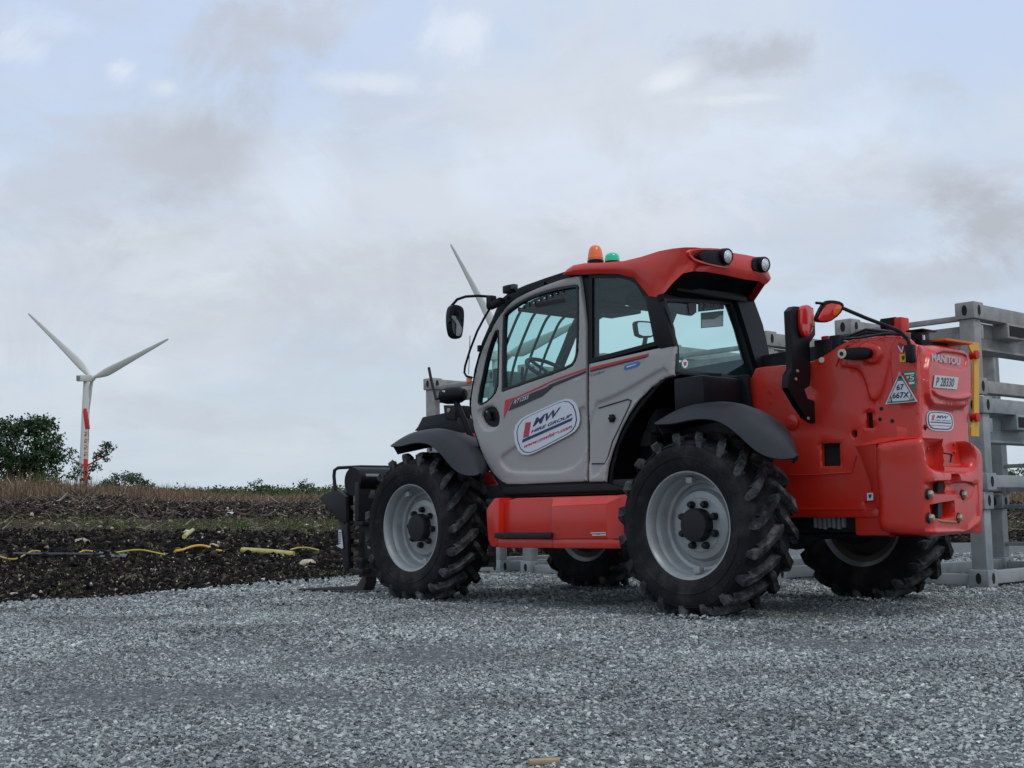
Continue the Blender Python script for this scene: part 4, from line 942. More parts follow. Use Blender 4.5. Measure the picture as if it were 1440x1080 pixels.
GRAV = bpy.data.materials.new('gravel_bed'); GRAV.use_nodes = True
nt = GRAV.node_tree; N = nt.nodes; L = nt.links; B_ = N['Principled BSDF']; B_.inputs['Roughness'].default_value = .85
tc = N.new('ShaderNodeTexCoord'); vo = N.new('ShaderNodeTexVoronoi'); vo.inputs['Scale'].default_value = 42; L.new(tc.outputs['Object'], vo.inputs['Vector'])
ve = N.new('ShaderNodeTexVoronoi'); ve.feature = 'DISTANCE_TO_EDGE'; ve.inputs['Scale'].default_value = 42; L.new(tc.outputs['Object'], ve.inputs['Vector'])
cr = N.new('ShaderNodeValToRGB'); cr.color_ramp.elements[0].color = (.08, .088, .092, 1); cr.color_ramp.elements[1].color = (.22, .24, .245, 1); L.new(vo.outputs['Color'], cr.inputs[0]); L.new(cr.outputs[0], B_.inputs['Base Color'])
mr_ = N.new('ShaderNodeMapRange'); mr_.inputs[2].default_value = .25; L.new(ve.outputs['Distance'], mr_.inputs[0]); bp = N.new('ShaderNodeBump'); bp.inputs['Distance'].default_value = .012; bp.inputs['Strength'].default_value = 1; L.new(mr_.outputs[0], bp.inputs['Height']); L.new(bp.outputs[0], B_.inputs['Normal'])
def island_mat(name, stops, rough=.85, trans=0, nscale=None, spec=.3):
    m = bpy.data.materials.new(name); m.use_nodes = True; nt = m.node_tree; N = nt.nodes; L = nt.links; b = N['Principled BSDF']; b.inputs['Roughness'].default_value = rough; b.inputs['Specular IOR Level'].default_value = spec
    g = N.new('ShaderNodeNewGeometry'); c = N.new('ShaderNodeValToRGB'); e = c.color_ramp.elements
    for i, (p, q) in enumerate(stops):
        k = e[i] if i < 2 else e.new(p)
        k.position = p; k.color = (*q, 1)
    L.new(g.outputs['Random Per Island'], c.inputs[0]); out = c.outputs[0]
    if nscale:
        tc = N.new('ShaderNodeTexCoord'); n = N.new('ShaderNodeTexNoise'); n.inputs['Scale'].default_value = nscale; n.inputs['Detail'].default_value = 5; L.new(tc.outputs['Object'], n.inputs['Vector'])
        r = N.new('ShaderNodeMapRange'); r.inputs[1].default_value = .3; r.inputs[2].default_value = .7; r.inputs[3].default_value = .62; r.inputs[4].default_value = 1.35; L.new(n.outputs['Fac'], r.inputs[0])
        mx = N.new('ShaderNodeVectorMath'); mx.operation = 'SCALE'; L.new(out, mx.inputs[0]); L.new(r.outputs[0], mx.inputs['Scale']); out = mx.outputs[0]
    L.new(out, b.inputs['Base Color'])
    if trans:
        t = N.new('ShaderNodeBsdfTranslucent'); L.new(out, t.inputs[0]); ms = N.new('ShaderNodeMixShader'); ms.inputs[0].default_value = trans; L.new(b.outputs[0], ms.inputs[1]); L.new(t.outputs[0], ms.inputs[2]); L.new(ms.outputs[0], N['Material Output'].inputs[0])
    return m
STONE = island_mat('crushed_stone', [(0, (.085, .098, .098)), (1, (.62, .655, .635)), (.3, (.205, .233, .232)), (.8, (.355, .393, .388)), (.94, (.46, .47, .45))], .8, nscale=.9, spec=.4)
SOIL = mat('soil', (.020, .0165, .0145), .95, var=.4, vscale=2.5, dirt=(.055, .042, .03), dscale=1.2, damt=.6, bump=.8, bscale=14)
# far field gets green-brown by distance band: separate sheets below
def grid_mesh(name, xs, ys, hf, m, z=0):
    X, Yy = np.meshgrid(xs, ys); Z = hf(X, Yy) + z; V = np.stack([X, Yy, Z], -1).reshape(-1, 3); nx, ny = len(xs), len(ys)
    i, j = np.meshgrid(np.arange(ny - 1), np.arange(nx - 1), indexing='ij'); a = (i * nx + j).ravel(); Fq = np.stack([a, a + 1, a + nx + 1, a + nx], -1)
    return np_mesh(name, V, Fq, m, smooth=True)
def np_mesh(name, V, Fq, m, smooth=False, link=True):
    me = bpy.data.meshes.new(name); k = Fq.shape[1]; me.vertices.add(len(V)); me.vertices.foreach_set('co', np.ascontiguousarray(V, np.float32).ravel())
    me.loops.add(Fq.size); me.loops.foreach_set('vertex_index', np.ascontiguousarray(Fq, np.int32).ravel()); me.polygons.add(len(Fq)); me.polygons.foreach_set('loop_start', np.arange(0, Fq.size, k, dtype=np.int32))
    me.polygons.foreach_set('use_smooth', np.full(len(Fq), smooth)); me.materials.append(m); me.update(calc_edges=True)
    o = bpy.data.objects.new(name, me)
    if link: col.objects.link(o)
    return o
ya = np.concatenate([np.arange(-30, 9, 3), np.arange(9, 34, .22), np.arange(34, 66, .4), np.geomspace(66, 3500, 50)])
xa = np.concatenate([-np.geomspace(26, 3000, 45)[::-1], np.arange(-25.5, 30, .3), np.geomspace(31, 3000, 45)])
FLD = bpy.data.materials.new('field_ground'); FLD.use_nodes = True; nt = FLD.node_tree; N = nt.nodes; L = nt.links; B_ = N['Principled BSDF']; B_.inputs['Roughness'].default_value = .95; B_.inputs['Specular IOR Level'].default_value = .1
tc = N.new('ShaderNodeTexCoord'); sx = N.new('ShaderNodeSeparateXYZ'); L.new(tc.outputs['Object'], sx.inputs[0]); n1 = N.new('ShaderNodeTexNoise'); n1.inputs['Scale'].default_value = .35; n1.inputs['Detail'].default_value = 7; L.new(tc.outputs['Object'], n1.inputs['Vector'])
ad = N.new('ShaderNodeMath'); ad.operation = 'MULTIPLY_ADD'; ad.inputs[1].default_value = 13; L.new(n1.outputs['Fac'], ad.inputs[0]); L.new(sx.outputs['Y'], ad.inputs[2])
rp = N.new('ShaderNodeValToRGB'); mrr = N.new('ShaderNodeMapRange'); mrr.inputs[1].default_value = 0; mrr.inputs[2].default_value = 100; L.new(ad.outputs[0], mrr.inputs[0]); L.new(mrr.outputs[0], rp.inputs[0])
E_ = rp.color_ramp.elements; E_[0].position = 0; E_[0].color = (.010, .009, .009, 1); E_[1].position = 1; E_[1].color = (.09, .10, .035, 1)
for p_, c_2 in ((.375, (.010, .009, .009)), (.405, (.045, .042, .022)), (.52, (.05, .042, .026)), (.565, (.018, .015, .014)), (.66, (.024, .019, .017)), (.72, (.14, .10, .065))): e = E_.new(p_); e.color = (*c_2, 1)
n2 = N.new('ShaderNodeTexNoise'); n2.inputs['Scale'].default_value = 9; n2.inputs['Detail'].default_value = 8; L.new(tc.outputs['Object'], n2.inputs['Vector']); r2 = N.new('ShaderNodeMapRange'); r2.inputs[1].default_value = .35; r2.inputs[2].default_value = .7; r2.inputs[3].default_value = .5; r2.inputs[4].default_value = 1.7; L.new(n2.outputs['Fac'], r2.inputs[0])
mx = N.new('ShaderNodeVectorMath'); mx.operation = 'SCALE'; L.new(rp.outputs[0], mx.inputs[0]); L.new(r2.outputs[0], mx.inputs['Scale']); L.new(mx.outputs[0], B_.inputs['Base Color'])
bp = N.new('ShaderNodeBump'); bp.inputs['Distance'].default_value = .06; bp.inputs['Strength'].default_value = .9; L.new(n2.outputs['Fac'], bp.inputs['Height']); L.new(bp.outputs[0], B_.inputs['Normal'])
tag(grid_mesh('field', xa, ya, field_h, FLD), 'dark ploughed field stretching to the horizon behind the gravel', kind='structure')

# gravel pad sheet with a sloping edge
class WP(Plane):
    def P(s, a, b, d=0): return np.array((a, b, float(pad_h(a, b)) + d))
pp = MB(); vs, _, fs, *_ = delaunay_2d_cdt([Vector(p) for p in pad] + [Vector((x + .3 * (j % 2), y)) for x in np.arange(-29, 33, 1.2) for j, y in enumerate(np.arange(-11, 25, 1.2))], [(i, (i + 1) % len(pad)) for i in range(len(pad))], [], 0, 1e-4)
V = np.array([v[:] for v in vs]); C_ = np.array([(V[f[0]] + V[f[1]] + V[f[2]]) / 3 for f in fs]); ok = inside(pad, C_); fs = [list(f) for f, o in zip(fs, ok) if o]
used = {}; F2 = []
for f in fs: F2.append([used.setdefault(i, len(used)) for i in f])
inv = sorted(used, key=used.get); pts = [(V[i][0], V[i][1], float(pad_h(V[i][0], V[i][1]))) for i in inv]; cnt = {}
for f in F2:
    for i in range(3): cnt[(f[i], f[(i + 1) % 3])] = 1
rim = {}; 
for a, b in list(cnt):
    if (b, a) not in cnt:
        for q in (a, b):
            if q not in rim: x, y, z = pts[q]; rim[q] = len(pts); pts.append((x, y, z - .35))
        F2.append([b, a, rim[a], rim[b]])
pp.add(pts, F2, GRAV); tag(pp.build('gravel_yard', None, 60), 'grey crushed stone hardstanding in the foreground', kind='structure')

# loose stones, clods, sticks
ico = bmesh.new(); bmesh.ops.create_icosphere(ico, subdivisions=1, radius=1); IV = np.array([v.co[:] for v in ico.verts]); IF = np.array([[v.index for v in f.verts] for f in ico.faces]); ico.free()
def rand_rot(n):
    q = RNG.normal(size=(n, 4)); q /= np.linalg.norm(q, axis=1, keepdims=True); a, b, c, d = q.T
    return np.stack([1 - 2 * (c * c + d * d), 2 * (b * c - a * d), 2 * (b * d + a * c), 2 * (b * c + a * d), 1 - 2 * (b * b + d * d), 2 * (c * d - a * b), 2 * (b * d - a * c), 2 * (c * d + a * b), 1 - 2 * (b * b + c * c)], -1).reshape(n, 3, 3)
CVV = np.array([(x, y, z) for x in (-.62, .62) for y in (-.62, .62) for z in (-.62, .62)]); CFF = np.array([[0, 1, 3, 2], [4, 6, 7, 5], [0, 4, 5, 1], [2, 3, 7, 6], [0, 2, 6, 4], [1, 5, 7, 3]])
def chips(name, P, R, m):
    """angular flakes of crushed stone, lying mostly flat"""
    n = len(P); V = CVV[None] * (1 + RNG.uniform(-.42, .42, (n, 8, 3))); V = V * np.stack([RNG.uniform(.8, 1.5, n), RNG.uniform(.55, 1.1, n), RNG.uniform(.22, .62, n)], -1)[:, None]
    az = RNG.uniform(0, 2 * PI, n); tl = RNG.normal(0, .38, (n, 2)); ca, sa = np.cos(az), np.sin(az); x = V[..., 0] * ca[:, None] - V[..., 1] * sa[:, None]; y = V[..., 0] * sa[:, None] + V[..., 1] * ca[:, None]; z = V[..., 2]
    c1, s1 = np.cos(tl[:, :1]), np.sin(tl[:, :1]); x, z = x * c1 + z * s1, z * c1 - x * s1; c1, s1 = np.cos(tl[:, 1:]), np.sin(tl[:, 1:]); y, z = y * c1 + z * s1, z * c1 - y * s1
    V = np.stack([x, y, z], -1) * R[:, None, None] + P[:, None]; Fq = (CFF[None] + (np.arange(n) * 8)[:, None, None]).reshape(-1, 4); Fq = np.concatenate([Fq[:, [0, 1, 2]], Fq[:, [0, 2, 3]]]); return np_mesh(name, V.reshape(-1, 3), Fq, m)
def stones(name, P, R, m, flat_=(.38, 1.3), jit=.32):
    n = len(P); V = IV[None] * (1 + RNG.uniform(-jit, jit, (n, 12, 1))); V = V * RNG.uniform(*flat_, (n, 1, 3)); V = np.einsum('nij,nkj->nki', rand_rot(n), V) * R[:, None, None] + P[:, None]
    Fq = (IF[None] + (np.arange(n) * 12)[:, None, None]).reshape(-1, 3); return np_mesh(name, V.reshape(-1, 3), Fq, m)
def wedge(n, y0, y1, k=.46, add=.7, power=1.0):
    """points spread over the visible ground between two distances"""
    y = np.sqrt(RNG.uniform(y0 ** 2, y1 ** 2, n)) if power == 1 else y0 + (y1 - y0) * RNG.uniform(0, 1, n) ** power
    x = RNG.uniform(-1, 1, n) * (k * y + add); return x, y
XY = []
for y0, y1, dens, r0, r1 in ((3.2, 6.5, 6800, .0042, .0118), (6.5, 10, 3400, .006, .0145), (10, 19, 800, .011, .021)):
    area = .46 * (y1 ** 2 - y0 ** 2) + 1.4 * (y1 - y0); n = int(area * dens); x, y = wedge(n, y0, y1); r = r0 + (r1 - r0) * RNG.uniform(0, 1, n) ** 1.8
    XY.append(np.stack([x, y, r], -1))
XY = np.concatenate(XY); XY = XY[inside(pad, XY[:, :2])]
zx = []                      # stones pushed up round the tyres
for wx in (0, 2.81):
    for wy in (.985, -.985):
        n = 900; a = RNG.uniform(-.30, .30, n) + wx; b = RNG.uniform(-.27, .27, n) + wy; q = np.stack([OX + FW[0] * a + LF[0] * b, OY + FW[1] * a + LF[1] * b], -1)
        ed = np.maximum(np.abs(a - wx) / .2, np.abs(b - wy) / .24); r = RNG.uniform(.007, .016, n); up_ = .030 * np.exp(-((ed - 1.0) / .28) ** 2) * RNG.uniform(.2, 1, n); zx.append(np.stack([q[:, 0], q[:, 1], r, up_], -1))
zx = np.concatenate(zx)
P = np.stack([XY[:, 0], XY[:, 1], pad_h(XY[:, 0], XY[:, 1]) + XY[:, 2] * RNG.uniform(-.3, .55, len(XY))], -1)
P = np.concatenate([P, np.stack([zx[:, 0], zx[:, 1], plane_h(zx[:, 0], zx[:, 1]) + zx[:, 3]], -1)]); XY = np.concatenate([XY, zx[:, :3]])
tag(chips('gravel', P, XY[:, 2], STONE), 'loose grey crushed stones covering the yard', kind='stuff')

def scatter_field(n, y0, y1, rlo, rhi, power=1, k=.44):
    x, y = wedge(n, y0, y1, k, 1.0, power); ok = ~inside(pad, np.stack([x, y], -1)); x, y = x[ok], y[ok]; r = rlo + (rhi - rlo) * RNG.uniform(0, 1, len(x)) ** 2.2
    return x, y, r
CLOD = island_mat('soil_clod', [(0, (.006, .005, .005)), (1, (.11, .09, .068)), (.6, (.009, .008, .008)), (.88, (.030, .025, .020))], .95, spec=.15)
x, y = wedge(60000, 6, 19, .46, .5); d_ = dist(pad, np.stack([x, y], -1)); k = inside(pad, np.stack([x, y], -1)) & (RNG.uniform(0, 1, len(x)) < .5 * np.exp(-d_ / .12) ); x, y = x[k], y[k]; r = RNG.uniform(.005, .024, len(x))
tag(stones('soil_crumbs', np.stack([x, y, pad_h(x, y) + r * .5 + .006], -1), r, CLOD), 'dark crumbs of soil strewn along the edge of the gravel', kind='stuff')
CHIP = island_mat('wood_chip', [(0, (.06, .045, .03)), (1, (.55, .52, .46)), (.5, (.13, .105, .065)), (.82, (.27, .24, .15))], .8)
STICK = island_mat('dead_stick', [(0, (.03, .022, .02)), (1, (.42, .36, .30)), (.55, (.085, .062, .05)), (.85, (.20, .16, .12))], .8)
parts = []
for n, y0, y1, a, b in ((42000, 9, 22, .008, .045), (34000, 20, 34, .015, .07), (30000, 46, 62, .02, .09)):
    x, y, r = scatter_field(n, y0, y1, a, b); parts.append(np.stack([x, y, r], -1))
A = np.concatenate(parts); tag(stones('soil_clods', np.stack([A[:, 0], A[:, 1], field_h(A[:, 0], A[:, 1]) + A[:, 2] * .4], -1), A[:, 2], CLOD), 'dark clods of turned peat across the field', kind='stuff')
parts = []
for n, y0, y1, a, b in ((22000, 9, 22, .004, .024), (15000, 20, 34, .008, .036), (4000, 34, 60, .02, .08)):
    x, y, r = scatter_field(n, y0, y1, a, b); parts.append(np.stack([x, y, r], -1))
A = np.concatenate(parts); tag(stones('wood_chips', np.stack([A[:, 0], A[:, 1], field_h(A[:, 0], A[:, 1]) + A[:, 2] * .5], -1), A[:, 2], CHIP, (.25, 1.3)), 'pale bits of wood and stone lying in the dark soil', kind='stuff')
def sticks(name, x, y, z, ln, r, m, tilt=.5, bend=.25):
    n = len(x); az = RNG.uniform(0, 2 * PI, n); el = RNG.normal(0, 1, n) * tilt; el = np.clip(np.abs(el), 0, 1.45); D = np.stack([np.cos(az) * np.cos(el), np.sin(az) * np.cos(el), np.sin(el)], -1)
    U = np.cross(D, [0, 0, 1.0]) + 1e-6; U /= np.linalg.norm(U, axis=1, keepdims=True); W = np.cross(D, U); P0 = np.stack([x, y, z], -1); V = []
    for t, k in ((0, 1), (.5, .85), (1, .35)):
        c = P0 + D * (ln * t)[:, None] + U * (ln * bend * RNG.normal(0, .5, n) * (t > 0))[:, None] + W * (ln * .12 * np.sin(t * 3))[:, None]
        for a in (0, 2.09, 4.19): V.append(c + (U * math.cos(a) + W * math.sin(a)) * (r * k)[:, None])
    V = np.stack(V, 1); f = np.array([[i * 3 + j, i * 3 + (j + 1) % 3, (i + 1) * 3 + (j + 1) % 3, (i + 1) * 3 + j] for i in range(2) for j in range(3)]); Fq = (f[None] + (np.arange(n) * 9)[:, None, None]).reshape(-1, 4)
    return np_mesh(name, V.reshape(-1, 3), Fq, m)
X_, Y_, Z_, LN, RR = [], [], [], [], []
for n, y0, y1, l0, l1, r0, r1 in ((4200, 9, 22, .04, .26, .003, .009), (3600, 20, 34, .08, .45, .005, .013), (5200, 33, 49, .15, .9, .010, .022), (15000, 47, 64, .2, 1.2, .012, .034)):
    x, y, r = scatter_field(n, y0, y1, 0, 1); X_.append(x); Y_.append(y); LN.append(l0 + (l1 - l0) * RNG.uniform(0, 1, len(x)) ** 2); RR.append(r0 + (r1 - r0) * RNG.uniform(0, 1, len(x)) ** 2)
x = RNG.normal(-19.5, 1.8, 260); y = RNG.normal(58.5, 1.4, 260); X_.append(x); Y_.append(y); LN.append(RNG.uniform(.3, 1.3, 260)); RR.append(RNG.uniform(.015, .035, 260))
x, y, LN, RR = (np.concatenate(q) for q in (X_, Y_, LN, RR)); tag(sticks('brushwood', x, y, field_h(x, y) + .01, LN, RR, STICK, .22), 'cut sticks and roots littered over the field', kind='stuff')

# grass and weeds
def blades(name, x, y, z, h, w, m, lean=.35):
    n = len(x); az = RNG.uniform(0, 2 * PI, n); d = np.stack([np.cos(az), np.sin(az), 0 * az], -1); s = np.stack([-np.sin(az), np.cos(az), 0 * az], -1); s[:, :] = np.where(RNG.uniform(0, 1, (n, 1)) < .6, np.array([1.0, 0, 0]), s); P0 = np.stack([x, y, z], -1); up = np.array([0, 0, 1.0]); l = np.abs(RNG.normal(0, lean, n))
    a = P0 - s * w[:, None] / 2; b = P0 + s * w[:, None] / 2; mid = P0 + up * (h * .55)[:, None] + d * (h * l * .3)[:, None]; c = mid + s * w[:, None] * .35; e = mid - s * w[:, None] * .35; t = P0 + up * (h * np.maximum(.3, 1 - l * .5))[:, None] + d * (h * l)[:, None]
    V = np.stack([a, b, c, e, t], 1); f = np.array([[0, 1, 2], [0, 2, 3], [3, 2, 4]]); return np_mesh(name, V.reshape(-1, 3), (f[None] + (np.arange(n) * 5)[:, None, None]).reshape(-1, 3), m)
WEED = island_mat('weed_green', [(0, (.035, .06, .015)), (1, (.16, .20, .06)), (.6, (.07, .11, .03))], .7, .25)
DRY = island_mat('dry_grass', [(0, (.10, .065, .042)), (1, (.38, .28, .18)), (.4, (.19, .125, .08)), (.75, (.26, .185, .115))], .85, .2)
x1, y1 = wedge(9000, 33, 47, .44); k = RNG.uniform(0, 1, len(x1)) < np.clip(.35 + .5 * nz(x1, y1, .5) + .5 * (x1 > -9) * (x1 < -2), .05, 1); x1, y1 = x1[k], y1[k]
cxx = []; cyy = []
for _ in range(150):
    a, b = wedge(1, 10.5, 30, .42); n = RNG.integers(8, 40); cxx.append(a + RNG.normal(0, .14, n)); cyy.append(b + RNG.normal(0, .14, n))
x2 = np.concatenate(cxx); y2 = np.concatenate(cyy); k = ~inside(pad, np.stack([x2, y2], -1)); x2, y2 = x2[k], y2[k]
x = np.concatenate([x1, x2]); y = np.concatenate([y1, y2]); h = np.concatenate([RNG.uniform(.05, .22, len(x1)), RNG.uniform(.02, .10, len(x2))]); w = np.concatenate([np.full(len(x1), .035), np.full(len(x2), .012)])
tag(blades('weeds', x, y, field_h(x, y), h, w, WEED, .6), 'low green weeds in the field strips', kind='stuff')
x, y = wedge(60000, 60, 78, .47, 2); cl_ = np.sin(np.floor(x * 1.3 + y * .2) * 12.9898 + np.floor(y * .7) * 78.233) * 43758.5; cl_ = cl_ - np.floor(cl_); hl_ = .22 + .40 * cl_ + 1.5 * (1 - sm(-28, -13, x)) * (.6 + .4 * cl_) + .16 * nz(x, y, .35, 2) + .55 * sm(18, 30, x); k = RNG.uniform(0, 1, len(x)) < np.clip(.6 + .4 * nz(x, y, .5, 7) + .3 * cl_, .1, 1); x, y, hl_ = x[k], y[k], hl_[k]
h = np.clip(hl_, .2, 2) * RNG.uniform(.45, 1.1, len(x)); tag(blades('dry_grass', x, y, field_h(x, y), h, RNG.uniform(.015, .05, len(x)), DRY, .6), 'tall brown dry grass along the far edge of the field', kind='stuff')

# foliage
LEAF = island_mat('leaf_dark', [(0, (.014, .034, .013)), (1, (.11, .165, .06)), (.5, (.030, .064, .024)), (.85, (.065, .11, .04))], .6, .25)
LEAF2 = island_mat('leaf_mid', [(0, (.022, .045, .014)), (1, (.13, .17, .055)), (.5, (.045, .085, .025))], .65, .25)
BARK = mat('bark', (.09, .07, .055), .9, var=.3, vscale=5)
def leafcloud(P, size, m, name, parent=None):
    n = len(P); R = rand_rot(n); q = np.array([[-.5, 0, 0], [0, -.28, .06], [.5, 0, 0], [0, .28, .06]]); V = np.einsum('nij,kj->nki', R, q) * (size * RNG.uniform(.6, 1.3, n))[:, None, None] + P[:, None]
    Fq = (np.array([[0, 1, 2, 3]])[None] + (np.arange(n) * 4)[:, None, None]).reshape(-1, 4); o = np_mesh(name, V.reshape(-1, 3), Fq, m, link=True)
    if parent: o.parent = parent
    return o
def clumps(ells, n, per, spread, hollow=.55):
    """leaf positions in clumps spread through ellipsoids (cx, cy, cz, rx, ry, rz, weight)"""
    W = np.array([e[6] for e in ells], float); W /= W.sum(); idx = RNG.choice(len(ells), n, p=W); E = np.array(ells)[idx]; d = RNG.normal(size=(n, 3)); d /= np.linalg.norm(d, axis=1, keepdims=True); r = hollow + (1.04 - hollow) * RNG.uniform(0, 1, n) ** .6
    C = E[:, :3] + d * r[:, None] * E[:, 3:6]; s = spread * RNG.uniform(.5, 1.4, n); P = np.repeat(C, per, 0) + RNG.normal(size=(n * per, 3)) * np.repeat(s, per)[:, None] * np.array([1, 1, .7]); return P
def tree(name, label, x, y, ells, n, per, spread, leaf, m, trunks, group=None, hollow=.5, cat='tree'):
    z0 = float(field_h(x, y)); t = empty(name, label, cat, group, Matrix.Translation((x, y, z0 - .1))); leafcloud(clumps(ells, n, per, spread, hollow), leaf, m, 'crown', t)
    mb = MB()
    for path, r in trunks:
        k = len(path); mb.tube(path, [r * (1 - .75 * i / (k - 1)) for i in range(k)], BARK, 7)
    mb.build('trunk', t); return t
def limbs(h, n, spread, r):
    out = []
    for i in range(n):
        a = random.uniform(0, 2 * PI); s = random.uniform(.3, 1) * spread; hh = h * random.uniform(.6, 1); out.append(([(random.uniform(-.2, .2), random.uniform(-.2, .2), 0), (s * .25 * math.cos(a), s * .25 * math.sin(a), hh * .35), (s * .7 * math.cos(a), s * .7 * math.sin(a), hh * .7), (s * math.cos(a), s * math.sin(a), hh)], r * random.uniform(.5, 1)))
    return out
S = 1 / F
def at(u, y): return (u - 720) * S * y
Y1 = 74
tree('broadleaf_tree', 'dense dark green broadleaf tree at the left edge of the photo behind the dry grass', at(32, Y1), Y1, [(0, 0, 3.2, 2.3, 2.0, 1.55, 6), (-1.6, .2, 2.4, 1.6, 1.6, 1.3, 3), (1.3, 0, 2.3, 1.1, 1.3, 1.3, 2.4), (.4, 0, 1.5, 2.0, 1.5, .9, 2), (-3.2, 0, 2.6, 1.2, 1.2, 1.2, 2), (-3.0, 0, 1.4, 1.5, 1.2, .8, 1.5), (1.0, 0, 4.4, .9, .8, .5, 1.2), (-.6, 0, 4.3, 1.2, .8, .5, 1.2)], 800, 16, .17, .20, LEAF, limbs(3.6, 9, 2.3, .11), hollow=.35)
tree('bushy_shrub', 'olive green shrub at the foot of the dense dark tree on the left', at(62, 71), 71, [(0, 0, .9, .8, .8, .8, 1)], 130, 14, .12, .13, LEAF2, limbs(1.2, 4, .6, .04), cat='shrub')
Y2 = 70
st_ = [(at(150, Y2) - at(119, Y2), 0, 3.05, .42, .4, .28, 2), (at(143, Y2) - at(119, Y2), 0, 2.6, .45, .4, .22, 2), (at(98, Y2) - at(119, Y2), 0, 2.75, .30, .3, .3, 1.5), (at(107, Y2) - at(119, Y2), 0, 2.45, .35, .3, .25, 1.2), (at(113, Y2) - at(119, Y2), 0, 1.9, .3, .3, .35, 1.2), (at(137, Y2) - at(119, Y2), 0, 2.0, .4, .3, .22, 1.4), (.1, 0, 1.4, .3, .3, .4, 1), (at(104, Y2) - at(119, Y2), 0, 1.5, .3, .3, .3, .5)]
tree('slender_tree', 'thin sparse tree with drooping leaf clusters in front of the wind turbine tower', at(119, Y2), Y2, st_, 120, 9, .09, .15, LEAF, [([(.1, 0, 0), (.15, 0, 1.2), (.5, 0, 2.2), (1.1, 0, 3.1)], .05), ([(-.5, 0, 0), (-.45, 0, 1.2), (-.6, 0, 2.2), (-.8, 0, 2.9)], .03), ([(-.1, 0, .2), (-.15, 0, 1.2), (-.05, 0, 2.2)], .03), ([(-.3, 0, 0), (-.05, 0, .9), (.0, 0, 1.3)], .045), ([(.55, 0, 0), (.7, 0, .7), (.95, 0, 1.3)], .02)])
Y3 = 88
tree('round_bush', 'round dark green bush to the right of the wind turbine tower', at(178, Y3), Y3, [(0, 0, .75, 1.65, 1.4, 1.25, 4), (1.1, 0, .5, 1.2, 1, .9, 1.5), (-1.0, 0, .5, 1.1, 1, .9, 1.5)], 520, 14, .12, .15, LEAF, limbs(.9, 4, 1, .06), cat='bush', hollow=.6)
for k, (u, yy, hgt, lab) in enumerate([(366, 92, 1.0, 'small bushy sapling standing up from the hedge, midway between the turbine and the forks'), (427, 95, .95, 'small leafy sapling above the hedge just left of the fork carriage'), (436, 96, .7, 'thin twiggy sapling nearest the fork carriage on the skyline')]):
    tree('sapling', lab, at(u, yy), yy, [(0, 0, .6 + hgt * .5, .7 if k == 0 else .35, .4, hgt * .4, 2), (.5 if k == 0 else .15, 0, .5 + hgt * .3, .5 if k == 0 else .25, .4, .3, 1), (-.55 if k == 0 else -.1, 0, .5 + hgt * .35, .4 if k == 0 else .2, .4, .35, 1)], 60 if k == 0 else 32, 9, .09, .14, LEAF, limbs(hgt + .4, 4, .5, .03), 'saplings on the skyline')
# hedge on the horizon
hx = RNG.uniform(-62, 75, 5200); hy = RNG.uniform(88, 128, 5200); top = .75 + .22 * nz(hx, hy * .3, .16, 3) + .9 * np.exp(-((hx + 23) / 9) ** 2) * 0 + .5 * sm(-14, -4, hx) + 1.0 * sm(25, 38, hx)
top = np.clip(top, .25, 3); P = np.stack([hx, hy, field_h(hx, hy) + top * RNG.uniform(0, 1, len(hx)) ** .5], -1); P = np.repeat(P, 9, 0) + RNG.normal(size=(len(P) * 9, 3)) * np.array([.3, .3, .13])
o = leafcloud(P, .24, LEAF2, 'hedgerow'); tag(o, 'low green hedge line along the horizon', kind='stuff')
# dead twigs standing on the left
mb = MB(); x0, y0 = at(24, 62), 62; z0 = float(field_h(x0, y0))
for dx, dz, b in ((0, 1.35, -.45), (.05, .9, .5), (-.1, .8, -.5), (.0, 1.15, .15)): mb.tube([(x0, y0, z0), (x0 + dx + b * .2, y0, z0 + dz * .6), (x0 + dx + b, y0, z0 + dz)], [.035, .028, .014], mat('bleached_wood', (.42, .36, .28), .8), 6)
tag(mb.build('dead_shrub'), 'bleached bare shrub standing in front of the dry grass at the left edge', 'shrub')

# ---- things lying in the field
def lay(name, label, cat, pts, r, m, group=None, lift=.07, n=8, sub=4):
    W = [ground_field(u, v) for u, v in pts]; Q = []
    for a, b in zip(W[:-1], W[1:]):
        for k in range(sub): Q.append(a + (b - a) * k / sub)
    Q = np.array(Q + [W[-1]])
    for _ in range(2): Q[1:-1] = (Q[:-2] + 2 * Q[1:-1] + Q[2:]) / 4
    Q = [(q[0], q[1], q[2] + lift) for q in Q]; b = MB(); b.tube(Q, r, m, n); return tag(b.build(name, None, 50), label, cat, group)
YH = mat('yellow_hose', (.50, .40, .05), .6, var=.2); YG = mat('pale_yellow_pipe', (.42, .38, .12), .55, var=.15); BP = mat('black_pipe', (.03, .034, .042), .45)
g_ = 'yellow hoses in the field'
lay('yellow_hose', 'looping yellow hose at the left edge of the photo on the dark soil', 'hose', [(-12, 783), (0, 789), (10, 792), (20, 793), (30, 789), (40, 783), (47, 780), (56, 781)], .014, YH, g_)
lay('yellow_hose', 'short yellow hose on top of the black pipe, right of the looping hose', 'hose', [(111, 783), (118, 780), (126, 780.5), (134, 782)], .014, YH, g_)
lay('yellow_hose', 'yellow hose at the right end of the flat black sheet, ending in bare soil', 'hose', [(163, 783), (175, 781), (190, 779), (203, 779.5), (218, 783), (232, 786)], .014, YH, g_)
lay('yellow_hose', 'arched orange yellow hose in the middle of the field', 'hose', [(246, 781), (258, 779), (268, 774.5), (280, 772.5), (292, 774), (302, 780), (312, 781)], .024, mat('amber_hose', (.62, .36, .03), .5), g_)
lay('yellow_hose', 'thin yellow hose between the thick yellow pipe and the forks', 'hose', [(408, 779), (418, 776), (430, 775.5), (438, 777), (448, 779.5)], .014, YH, g_)
